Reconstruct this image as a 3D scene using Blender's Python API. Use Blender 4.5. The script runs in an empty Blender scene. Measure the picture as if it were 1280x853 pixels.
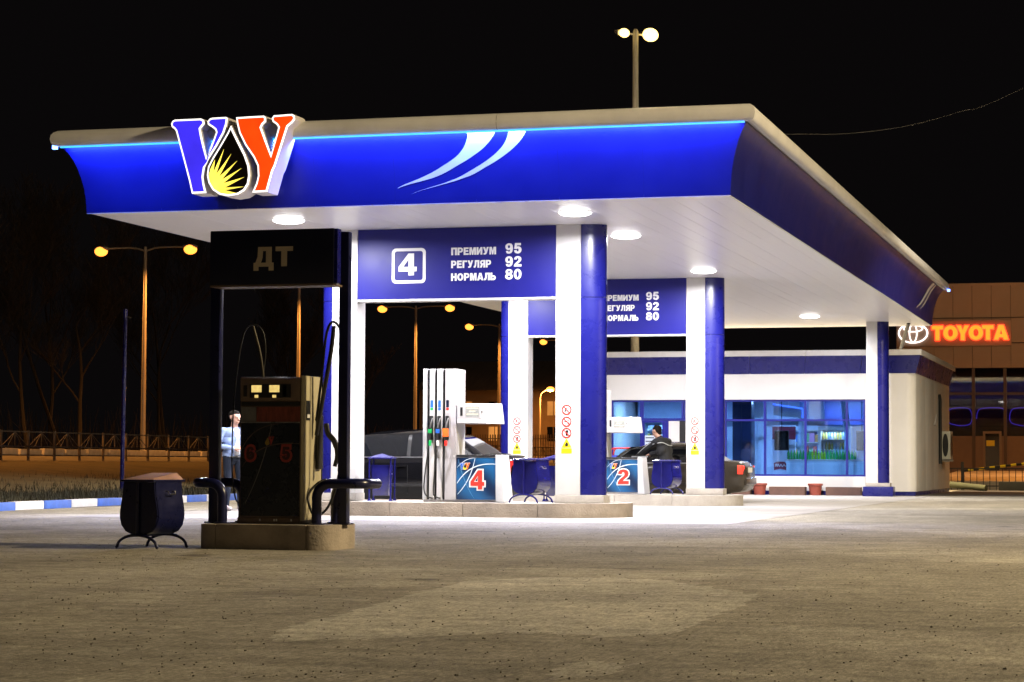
import bpy, bmesh, math, random
from mathutils import Vector, Matrix
from mathutils.geometry import tessellate_polygon
import numpy as np

random.seed(7)
R = math.radians
sc = bpy.context.scene
C = sc.collection

# ------------------------------------------------------------------ camera
cam = bpy.data.cameras.new('camera')
cam.sensor_width = 36.0
cam.lens = 78.6
cam.clip_start = 0.1
cam.clip_end = 3000
camo = bpy.data.objects.new('camera', cam)
C.objects.link(camo)
camo.matrix_world = (Matrix.Translation((0, 0, 0.88)) @ Matrix.Rotation(R(15.87), 4, 'Z')
                     @ Matrix.Rotation(R(90 + 3.112), 4, 'X') @ Matrix.Rotation(R(0.275), 4, 'Z'))
sc.camera = camo

# ------------------------------------------------------------------ night sky
w = bpy.data.worlds.new('World')
sc.world = w
w.use_nodes = True
nt = w.node_tree
bg = nt.nodes['Background']
sky = nt.nodes.new('ShaderNodeTexSky')
sky.sky_type = 'NISHITA'
sky.sun_disc = False
sky.sun_elevation = R(-6.0)
sky.sun_rotation = R(150)
mix = nt.nodes.new('ShaderNodeMixRGB')
mix.blend_type = 'ADD'
mix.inputs[0].default_value = 1.0
mix.inputs[2].default_value = (0.034, 0.028, 0.030, 1)      # even glow of the town on the night sky
nt.links.new(sky.outputs[0], mix.inputs[1])
nt.links.new(mix.outputs[0], bg.inputs[0])
bg.inputs[1].default_value = 0.08

# warm fill: one faint soft sun added on the camera side
sun = bpy.data.lights.new('fill_sun', 'SUN')
sun.energy = 0.07
sun.angle = R(6)
sun.color = (1.0, 0.72, 0.45)
suno = bpy.data.objects.new('fill_sun', sun)
C.objects.link(suno)
suno.rotation_euler = (R(52), 0, R(40))

vs = sc.view_settings
vs.view_transform = 'Standard'
vs.look = 'None'
vs.exposure = 0.0
vs.gamma = 1.0
vs.use_curve_mapping = False
sc.cycles.use_denoising = True
sc.cycles.max_bounces = 8
sc.cycles.diffuse_bounces = 4
sc.cycles.glossy_bounces = 4
sc.cycles.transparent_max_bounces = 12
sc.cycles.sample_clamp_indirect = 6
sc.cycles.caustics_reflective = False
sc.cycles.caustics_refractive = False

# ------------------------------------------------------------------ materials
MATS = {}
def mat(name, col, rough=0.5, metal=0.0, var=0.0, vscale=3.0, bump=0.0, bscale=60.0, spec=0.5, stretch=None, col2=None):
    if name in MATS:
        return MATS[name]
    m = bpy.data.materials.new(name)
    m.use_nodes = True
    t = m.node_tree
    b = t.nodes['Principled BSDF']
    b.inputs['Base Color'].default_value = (*col, 1)
    b.inputs['Roughness'].default_value = rough
    b.inputs['Metallic'].default_value = metal
    b.inputs['Specular IOR Level'].default_value = spec
    tc = t.nodes.new('ShaderNodeTexCoord')
    src = tc.outputs['Object']
    if stretch:
        mp = t.nodes.new('ShaderNodeMapping')
        mp.inputs['Scale'].default_value = stretch
        t.links.new(src, mp.inputs[0])
        src = mp.outputs[0]
    if var > 0:
        n = t.nodes.new('ShaderNodeTexNoise')
        n.inputs['Scale'].default_value = vscale
        n.inputs['Detail'].default_value = 6
        n.inputs['Roughness'].default_value = 0.65
        t.links.new(src, n.inputs['Vector'])
        rp = t.nodes.new('ShaderNodeValToRGB')
        rp.color_ramp.elements[0].position = 0.3
        rp.color_ramp.elements[1].position = 0.72
        a = tuple(max(0, c * (1 - var)) for c in col)
        z = col2 if col2 else tuple(min(1, c * (1 + var * 0.5)) for c in col)
        rp.color_ramp.elements[0].color = (*a, 1)
        rp.color_ramp.elements[1].color = (*z, 1)
        t.links.new(n.outputs[0], rp.inputs[0])
        t.links.new(rp.outputs[0], b.inputs['Base Color'])
        mr = t.nodes.new('ShaderNodeMapRange')
        mr.inputs[3].default_value = max(0.02, rough - 0.1)
        mr.inputs[4].default_value = min(1, rough + 0.15)
        t.links.new(n.outputs[0], mr.inputs[0])
        t.links.new(mr.outputs[0], b.inputs['Roughness'])
    if bump > 0:
        n2 = t.nodes.new('ShaderNodeTexNoise')
        n2.inputs['Scale'].default_value = bscale
        n2.inputs['Detail'].default_value = 4
        t.links.new(src, n2.inputs['Vector'])
        bp = t.nodes.new('ShaderNodeBump')
        bp.inputs['Strength'].default_value = bump
        bp.inputs['Distance'].default_value = 0.02
        t.links.new(n2.outputs[0], bp.inputs['Height'])
        t.links.new(bp.outputs[0], b.inputs['Normal'])
    MATS[name] = m
    return m

def emat(name, col, strength, base=(0.5, 0.5, 0.5), var=0.0, vscale=4.0):
    if name in MATS:
        return MATS[name]
    m = bpy.data.materials.new(name)
    m.use_nodes = True
    t = m.node_tree
    b = t.nodes['Principled BSDF']
    b.inputs['Base Color'].default_value = (*base, 1)
    b.inputs['Roughness'].default_value = 0.35
    b.inputs['Emission Color'].default_value = (*col, 1)
    b.inputs['Emission Strength'].default_value = strength
    if var > 0:
        tc = t.nodes.new('ShaderNodeTexCoord')
        n = t.nodes.new('ShaderNodeTexNoise')
        n.inputs['Scale'].default_value = vscale
        t.links.new(tc.outputs['Object'], n.inputs['Vector'])
        mr = t.nodes.new('ShaderNodeMapRange')
        mr.inputs[1].default_value = 0.3
        mr.inputs[2].default_value = 0.7
        mr.inputs[3].default_value = strength * (1 - var)
        mr.inputs[4].default_value = strength * (1 + var)
        t.links.new(n.outputs[0], mr.inputs[0])
        t.links.new(mr.outputs[0], b.inputs['Emission Strength'])
    MATS[name] = m
    return m

def glassmat(name, tint, gloss=0.12, rough=0.02):
    m = bpy.data.materials.new(name)
    m.use_nodes = True
    t = m.node_tree
    for n in list(t.nodes):
        if n.type != 'OUTPUT_MATERIAL':
            t.nodes.remove(n)
    out = [n for n in t.nodes if n.type == 'OUTPUT_MATERIAL'][0]
    tr = t.nodes.new('ShaderNodeBsdfTransparent')
    tr.inputs[0].default_value = (*tint, 1)
    gl = t.nodes.new('ShaderNodeBsdfGlossy')
    gl.inputs['Roughness'].default_value = rough
    lw = t.nodes.new('ShaderNodeLayerWeight')
    lw.inputs[0].default_value = 0.3
    mr = t.nodes.new('ShaderNodeMapRange')
    mr.inputs[3].default_value = gloss
    mr.inputs[4].default_value = gloss * 4
    t.links.new(lw.outputs['Fresnel'], mr.inputs[0])
    mx = t.nodes.new('ShaderNodeMixShader')
    t.links.new(mr.outputs[0], mx.inputs[0])
    t.links.new(tr.outputs[0], mx.inputs[1])
    t.links.new(gl.outputs[0], mx.inputs[2])
    t.links.new(mx.outputs[0], out.inputs[0])
    return m

def asphalt_mat(name='worn_asphalt', gain=(1, 1, 1)):
    m = bpy.data.materials.new(name)
    m.use_nodes = True
    t = m.node_tree
    N = t.nodes.new
    L = t.links.new
    b = t.nodes['Principled BSDF']
    tc = N('ShaderNodeTexCoord')
    P = tc.outputs['Object']
    def noise(scale, detail=5, rough=0.6, vec=P):
        n = N('ShaderNodeTexNoise')
        n.inputs['Scale'].default_value = scale
        n.inputs['Detail'].default_value = detail
        n.inputs['Roughness'].default_value = rough
        L(vec, n.inputs['Vector'])
        return n.outputs[0]
    def ramp(src, stops):
        r = N('ShaderNodeValToRGB')
        e = r.color_ramp.elements
        e[0].position, e[0].color = stops[0][0], (*stops[0][1], 1)
        e[1].position, e[1].color = stops[1][0], (*stops[1][1], 1)
        for s in stops[2:]:
            q = e.new(s[0]); q.color = (*s[1], 1)
        L(src, r.inputs[0])
        return r.outputs[0]
    def mul(a, c, fac=1.0):
        x = N('ShaderNodeMixRGB'); x.blend_type = 'MULTIPLY'; x.inputs[0].default_value = fac
        L(a, x.inputs[1]); L(c, x.inputs[2]); return x.outputs[0]
    # broad stains
    base = ramp(noise(0.22, 7, 0.62), [(0.32, (0.330, 0.302, 0.262)), (0.68, (0.50, 0.462, 0.405))])
    # big repair patches with fairly sharp edges
    patch = ramp(noise(0.16, 8, 0.55), [(0.515, (0.86, 0.855, 0.84)), (0.535, (1.06, 1.06, 1.06))])
    c = mul(base, patch)
    # drifted sand, stretched along the drive
    mp = N('ShaderNodeMapping'); mp.inputs['Scale'].default_value = (1.0, 0.35, 1); L(P, mp.inputs[0])
    sand = ramp(noise(1.1, 8, 0.7, mp.outputs[0]), [(0.35, (0.80, 0.80, 0.79)), (0.65, (1.12, 1.12, 1.10))])
    c = mul(c, sand)
    mid = ramp(noise(5.5, 6, 0.75), [(0.36, (0.70, 0.70, 0.69)), (0.64, (1.14, 1.14, 1.13))])
    c = mul(c, mid)
    mp3 = N('ShaderNodeMapping'); mp3.inputs['Scale'].default_value = (0.5, 3.2, 1); mp3.inputs['Rotation'].default_value = (0, 0, R(-8)); L(P, mp3.inputs[0])
    tyre = ramp(noise(0.55, 4, 0.5, mp3.outputs[0]), [(0.36, (0.80, 0.80, 0.80)), (0.50, (1.0, 1.0, 1.0))])
    c = mul(c, tyre, 0.8)
    oil = ramp(noise(0.9, 3, 0.4), [(0.24, (0.42, 0.41, 0.40)), (0.31, (1, 1, 1))])
    c = mul(c, oil, 0.8)
    # fine aggregate
    agg = ramp(noise(38, 3, 0.8), [(0.30, (0.55, 0.55, 0.55)), (0.66, (1.2, 1.2, 1.2))])
    c = mul(c, agg)
    mp4 = N('ShaderNodeMapping'); mp4.inputs['Scale'].default_value = (1.0, 0.14, 1); L(P, mp4.inputs[0])
    grain = ramp(noise(42, 4, 0.8, mp4.outputs[0]), [(0.34, (0.62, 0.62, 0.61)), (0.62, (1.18, 1.18, 1.17))])
    c = mul(c, grain, 0.9)
    v = N('ShaderNodeTexVoronoi'); v.inputs['Scale'].default_value = 16; L(P, v.inputs['Vector'])
    dots = ramp(v.outputs['Distance'], [(0.05, (0.35, 0.34, 0.33)), (0.12, (1, 1, 1))])
    c = mul(c, dots, 0.45)
    # cracks
    v2 = N('ShaderNodeTexVoronoi'); v2.feature = 'DISTANCE_TO_EDGE'; v2.inputs['Scale'].default_value = 0.22
    wp = N('ShaderNodeMixRGB'); wp.blend_type = 'ADD'; wp.inputs[0].default_value = 0.9
    nn = N('ShaderNodeTexNoise'); nn.inputs['Scale'].default_value = 1.3; nn.inputs['Detail'].default_value = 6; L(P, nn.inputs['Vector'])
    L(P, wp.inputs[1]); L(nn.outputs['Color'], wp.inputs[2]); L(wp.outputs[0], v2.inputs['Vector'])
    crack = ramp(v2.outputs['Distance'], [(0.0, (0.45, 0.44, 0.42)), (0.006, (1, 1, 1))])
    c = mul(c, crack, 0.12)
    gx = N('ShaderNodeMixRGB'); gx.blend_type = 'MULTIPLY'; gx.inputs[0].default_value = 1.0
    L(c, gx.inputs[1]); gx.inputs[2].default_value = (*gain, 1)
    L(gx.outputs[0], b.inputs['Base Color'])
    b.inputs['Roughness'].default_value = 0.9
    b.inputs['Specular IOR Level'].default_value = 0.3
    bp = N('ShaderNodeBump'); bp.inputs['Strength'].default_value = 0.9; bp.inputs['Distance'].default_value = 0.015
    L(noise(45, 5, 0.75), bp.inputs['Height'])
    bp2 = N('ShaderNodeBump'); bp2.inputs['Strength'].default_value = 0.35; bp2.inputs['Distance'].default_value = 0.08
    L(noise(1.2, 5, 0.6), bp2.inputs['Height'])
    L(bp.outputs[0], bp2.inputs['Normal'])
    L(bp2.outputs[0], b.inputs['Normal'])
    return m

def fuel_print(name):
    """printed panel: blue field, paler towards one lower corner"""
    m = bpy.data.materials.new(name)
    m.use_nodes = True
    t = m.node_tree
    b = t.nodes['Principled BSDF']
    tc = t.nodes.new('ShaderNodeTexCoord')
    mp = t.nodes.new('ShaderNodeMapping')
    mp.inputs['Rotation'].default_value = (0, R(50), 0)
    t.links.new(tc.outputs['Generated'], mp.inputs[0])
    wv = t.nodes.new('ShaderNodeTexWave')
    wv.wave_type = 'BANDS'
    wv.bands_direction = 'X'
    wv.inputs['Scale'].default_value = 0.42
    wv.inputs['Distortion'].default_value = 2.2
    wv.inputs['Detail'].default_value = 1
    t.links.new(mp.outputs[0], wv.inputs['Vector'])
    rp = t.nodes.new('ShaderNodeValToRGB')
    rp.color_ramp.elements[0].color = (0.002, 0.012, 0.045, 1)
    rp.color_ramp.elements[1].color = (0.010, 0.085, 0.22, 1)
    t.links.new(wv.outputs[0], rp.inputs[0])
    t.links.new(rp.outputs[0], b.inputs['Base Color'])
    b.inputs['Roughness'].default_value = 0.3
    return m

M_asphalt = asphalt_mat()
M_white = mat('white_panel', (0.62, 0.61, 0.60), 0.35, var=0.10, vscale=2, stretch=(1, 1, .35))
M_soffit = mat('soffit_white', (0.82, 0.81, 0.82), 0.30, var=0.05, vscale=1.5, stretch=(14, 0.4, 1))
M_blue = mat('blue_paint', (0.0065, 0.0075, 0.125), 0.26, var=0.05, vscale=3)
M_fascia = mat('blue_fascia', (0.006, 0.009, 0.145), 0.34, var=0.10, vscale=1.2)
M_signblue = mat('blue_sign_film', (0.010, 0.010, 0.150), 0.42, spec=0.25, var=0.06, vscale=2)
M_cap = mat('cap_metal', (0.66, 0.65, 0.64), 0.4, var=0.12, vscale=2)
M_concrete = mat('concrete', (0.42, 0.39, 0.35), 0.85, var=0.3, vscale=2.2, bump=0.4, bscale=40)
M_conc_dark = mat('dirty_concrete', (0.34, 0.29, 0.24), 0.88, var=0.4, vscale=2.0, bump=0.5, bscale=35)
M_black = mat('black_plastic', (0.012, 0.012, 0.013), 0.4, var=0.2, vscale=8)
M_rubber = mat('hose_rubber', (0.012, 0.012, 0.012), 0.38)
M_navy = mat('navy_enamel', (0.008, 0.010, 0.055), 0.28, var=0.25, vscale=6)
M_binblue = mat('bin_blue', (0.010, 0.010, 0.13), 0.16, spec=0.9, var=0.25, vscale=7)
M_dtnavy = mat('dark_navy_sign', (0.006, 0.008, 0.03), 0.35, var=0.2, vscale=3)
M_letter = mat('letter_white', (0.68, 0.68, 0.68), 0.4)
M_dtletter = mat('letter_dim_lit', (0.55, 0.47, 0.36), 0.6, var=0.1)  # white letters, their dim warm light put into the colour
M_pumpwhite = mat('pump_white', (0.55, 0.545, 0.55), 0.3, var=0.08, vscale=5)
M_pumpgrey = mat('pump_grey', (0.45, 0.43, 0.44), 0.4, var=0.1, vscale=6)
M_cream = mat('pump_cream', (0.50, 0.45, 0.30), 0.45, var=0.15, vscale=5)
M_pumpdark = mat('pump_dark_film', (0.010, 0.014, 0.024), 0.25, var=0.3, vscale=4)
M_brownmetal = mat('brown_frame', (0.16, 0.11, 0.08), 0.5, var=0.25, vscale=6)
M_red = mat('print_red', (0.62, 0.03, 0.02), 0.35)
M_redoutline = mat('dull_red', (0.33, 0.04, 0.03), 0.5)  # darker red for the diesel pump print
M_green = mat('nozzle_green', (0.01, 0.35, 0.08), 0.35)
M_nblue = mat('nozzle_blue', (0.02, 0.12, 0.55), 0.35)
M_orange = mat('nozzle_orange', (0.85, 0.14, 0.02), 0.4)
M_steel = mat('steel', (0.55, 0.55, 0.56), 0.28, metal=1.0, var=0.1, vscale=8)
M_galv = mat('galvanised', (0.30, 0.28, 0.25), 0.5, metal=0.6, var=0.25, vscale=5)
M_yellow = mat('warning_yellow', (0.80, 0.62, 0.01), 0.4)
M_skin = mat('skin', (0.52, 0.30, 0.22), 0.5, var=0.1, vscale=14)
M_hair = mat('dark_hair', (0.012, 0.010, 0.008), 0.8, spec=0.15, var=0.3, vscale=40)
M_print4 = fuel_print('blue_pump_print')
M_line = mat('print_line', (0.62, 0.70, 0.78), 0.35)
M_tyre = mat('tyre', (0.015, 0.015, 0.015), 0.75)
M_glassdark = mat('car_glass', (0.006, 0.007, 0.009), 0.03, spec=0.6)
M_glass = glassmat('shop_glass', (0.68, 0.83, 1.0), 0.08)
M_showglass = glassmat('showroom_glass', (0.55, 0.50, 0.48), 0.05)

# ------------------------------------------------------------------ builders
class MB:
    def __init__(self):
        self.v = []
        self.f = []
    def add(self, vs, fs):
        n = len(self.v)
        self.v += [tuple(p) for p in vs]
        self.f += [tuple(i + n for i in q) for q in fs]
        return self
    def box(self, x0, x1, y0, y1, z0, z1):
        return self.add([(x0, y0, z0), (x1, y0, z0), (x1, y1, z0), (x0, y1, z0), (x0, y0, z1), (x1, y0, z1), (x1, y1, z1), (x0, y1, z1)],
                        [(0, 3, 2, 1), (4, 5, 6, 7), (0, 1, 5, 4), (1, 2, 6, 5), (2, 3, 7, 6), (3, 0, 4, 7)])
    def hexa(self, pts):
        return self.add(pts, [(0, 3, 2, 1), (4, 5, 6, 7), (0, 1, 5, 4), (1, 2, 6, 5), (2, 3, 7, 6), (3, 0, 4, 7)])
    def tube(self, path, r, n=10, cap=True):
        path = [Vector(p) for p in path]
        rs = r if isinstance(r, (list, tuple)) else [r] * len(path)
        k0 = len(self.v)
        up = None
        for i, p in enumerate(path):
            d = (path[min(i + 1, len(path) - 1)] - path[max(i - 1, 0)]).normalized()
            if up is None:
                up = Vector((0, 0, 1)) if abs(d.z) < 0.9 else Vector((1, 0, 0))
            s = d.cross(up)
            if s.length < 1e-5:
                s = d.orthogonal()
            s.normalize()
            up = s.cross(d).normalized()
            for k in range(n):
                a = 2 * math.pi * k / n
                q = p + (s * math.cos(a) + up * math.sin(a)) * rs[i]
                self.v.append(tuple(q))
        for i in range(len(path) - 1):
            for k in range(n):
                a = k0 + i * n + k
                b = k0 + i * n + (k + 1) % n
                self.f.append((a, b, b + n, a + n))
        if cap:
            self.f.append(tuple(k0 + k for k in range(n))[::-1])
            e = k0 + (len(path) - 1) * n
            self.f.append(tuple(e + k for k in range(n)))
        return self
    def lathe(self, prof, n=24, c=(0, 0, 0), axis='Z', caps=True):
        k0 = len(self.v)
        for (r, z) in prof:
            for k in range(n):
                a = 2 * math.pi * k / n
                x, y = r * math.cos(a), r * math.sin(a)
                p = (x, y, z) if axis == 'Z' else ((x, z, y) if axis == 'Y' else (z, x, y))
                self.v.append((p[0] + c[0], p[1] + c[1], p[2] + c[2]))
        for i in range(len(prof) - 1):
            for k in range(n):
                a = k0 + i * n + k
                b = k0 + i * n + (k + 1) % n
                self.f.append((a, b, b + n, a + n) if axis == 'Z' else (a, a + n, b + n, b))
        if caps:
            self.f.append(tuple(k0 + k for k in range(n)))
            e = k0 + (len(prof) - 1) * n
            self.f.append(tuple(e + k for k in range(n)))
        return self
    def prism(self, loops, y0, y1, fn=None):
        """loops: outline then holes in (x,z); front at y0, back at y1"""
        fn = fn or (lambda x, z, y: (x, y, z))
        vec = [[Vector((p[0], p[1], 0)) for p in lp] for lp in loops]
        tri = tessellate_polygon(vec)
        flat = [p for lp in loops for p in lp]
        n = len(flat)
        vs = [fn(p[0], p[1], y0) for p in flat] + [fn(p[0], p[1], y1) for p in flat]
        fs = [tuple(t) for t in tri] + [tuple(i + n for i in t[::-1]) for t in tri]
        k = 0
        for lp in loops:
            m = len(lp)
            for i in range(m):
                a, b = k + i, k + (i + 1) % m
                fs.append((a, b, b + n, a + n))
            k += m
        return self.add(vs, fs)
    def ribbon(self, pts, wd, y, th=0.002):
        """flat printed line in the x-z plane"""
        k0 = len(self.v)
        for i, p in enumerate(pts):
            a = pts[max(i - 1, 0)]; b = pts[min(i + 1, len(pts) - 1)]
            d = Vector((b[0] - a[0], b[1] - a[1])).normalized()
            nrm = (-d.y, d.x)
            ww = wd * (0.25 + 0.75 * math.sin(math.pi * (0.12 + 0.76 * i / max(1, len(pts) - 1))))
            for s in (-1, 1):
                self.v.append((p[0] + s * nrm[0] * ww / 2, y, p[1] + s * nrm[1] * ww / 2))
        for i in range(len(pts) - 1):
            a = k0 + 2 * i
            self.f.append((a, a + 1, a + 3, a + 2))
        return self
    def sphere(self, c, r, n=12, m=8, sc_=(1, 1, 1)):
        prof = [(max(1e-4, math.sin(math.pi * i / m)) * r, -math.cos(math.pi * i / m) * r) for i in range(m + 1)]
        k0 = len(self.v)
        self.lathe(prof, n, (0, 0, 0), 'Z', False)
        for i in range(k0, len(self.v)):
            p = self.v[i]
            self.v[i] = (p[0] * sc_[0] + c[0], p[1] * sc_[1] + c[1], p[2] * sc_[2] + c[2])
        return self
    def mesh(self, name, bevel=0.0, smooth=None, seg=2):
        me = bpy.data.meshes.new(name)
        me.from_pydata(self.v, [], self.f)
        bm = bmesh.new()
        bm.from_mesh(me)
        bmesh.ops.recalc_face_normals(bm, faces=bm.faces)
        if bevel > 0:
            es = [e for e in bm.edges if len(e.link_faces) == 2 and e.calc_face_angle(0) > R(40)]
            bmesh.ops.bevel(bm, geom=es, offset=bevel, segments=seg, profile=0.7, affect='EDGES', clamp_overlap=True)
        ang = R(40) if smooth is None else smooth
        for f in bm.faces:
            f.smooth = True
        for e in bm.edges:
            e.smooth = not (len(e.link_faces) == 2 and e.calc_face_angle(0) > ang) and len(e.link_faces) == 2
        bm.to_mesh(me)
        bm.free()
        return me
    def build(self, name, m, parent=None, bevel=0.0, world=False, smooth=None, seg=2):
        return put(name, self.mesh(name, bevel, smooth, seg), m, parent, world)

def put(name, me, m, parent=None, world=False, loc=None):
    if m is not None and not me.materials:
        me.materials.append(m)
    o = bpy.data.objects.new(name, me)
    C.objects.link(o)
    if parent is not None:
        o.parent = parent
        if world:
            q = parent
            s = Vector((0, 0, 0))
            while q is not None:
                s -= q.location
                q = q.parent
            o.location = s
    if loc is not None:
        o.location = loc
    return o

def tag(o, label=None, cat=None, group=None, kind=None):
    if label: o['label'] = label
    if cat: o['category'] = cat
    if group: o['group'] = group
    if kind: o['kind'] = kind
    return o

def empty(name, loc=(0, 0, 0), rz=0.0, label=None, cat=None, group=None):
    o = bpy.data.objects.new(name, None)
    o.empty_display_size = 0.2
    C.objects.link(o)
    o.location = loc
    o.rotation_euler = (0, 0, rz)
    tag(o, label, cat, group)
    return o

def copy_tree(o, parent=None):
    c = o.copy()
    C.objects.link(c)
    if parent is not None:
        c.parent = parent
    for ch in list(o.children):
        copy_tree(ch, c)
    return c

def light(name, kind, parent, loc, energy, col, size=0.3, rot=(0, 0, 0), size_y=None, spread=None, spot=None, blend=0.5):
    l = bpy.data.lights.new(name, kind)
    l.energy = energy
    l.color = col
    if kind == 'AREA':
        l.shape = 'RECTANGLE' if size_y else 'DISK'
        l.size = size
        if size_y:
            l.size_y = size_y
        if spread:
            l.spread = spread
    else:
        l.shadow_soft_size = size
    if kind == 'SPOT':
        l.spot_size = spot
        l.spot_blend = blend
    o = bpy.data.objects.new(name, l)
    C.objects.link(o)
    o.parent = parent
    o.location = loc
    o.rotation_euler = rot
    return o

def arc(cx, cz, r, a0, a1, n=8, rz=None):
    rz = r if rz is None else rz
    return [(cx + r * math.cos(R(a0 + (a1 - a0) * i / n)), cz + rz * math.sin(R(a0 + (a1 - a0) * i / n))) for i in range(n + 1)]

def rrect(x0, x1, z0, z1, r, n=5):
    return (arc(x1 - r, z0 + r, r, -90, 0, n) + arc(x1 - r, z1 - r, r, 0, 90, n) + arc(x0 + r, z1 - r, r, 90, 180, n) + arc(x0 + r, z0 + r, r, 180, 270, n))

def ell(cx, cz, rx, rz, n=28):
    return [(cx + rx * math.cos(2 * math.pi * i / n), cz + rz * math.sin(2 * math.pi * i / n)) for i in range(n)]

def offset_poly(pts, d):
    """inset a closed polygon (either winding) by d"""
    n = len(pts)
    ar = sum(pts[i][0] * pts[(i + 1) % n][1] - pts[(i + 1) % n][0] * pts[i][1] for i in range(n))
    s = 1 if ar > 0 else -1
    out = []
    for i in range(n):
        p0, p1, p2 = pts[i - 1], pts[i], pts[(i + 1) % n]
        d1 = Vector((p1[0] - p0[0], p1[1] - p0[1])).normalized()
        d2 = Vector((p2[0] - p1[0], p2[1] - p1[1])).normalized()
        n1 = Vector((-d1.y, d1.x)) * s
        n2 = Vector((-d2.y, d2.x)) * s
        b = (n1 + n2)
        if b.length < 1e-4:
            b = n1.copy()
        b.normalize()
        k = d / max(0.45, b.dot(n1))
        out.append((p1[0] + b.x * k, p1[1] + b.y * k))
    return out

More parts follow.
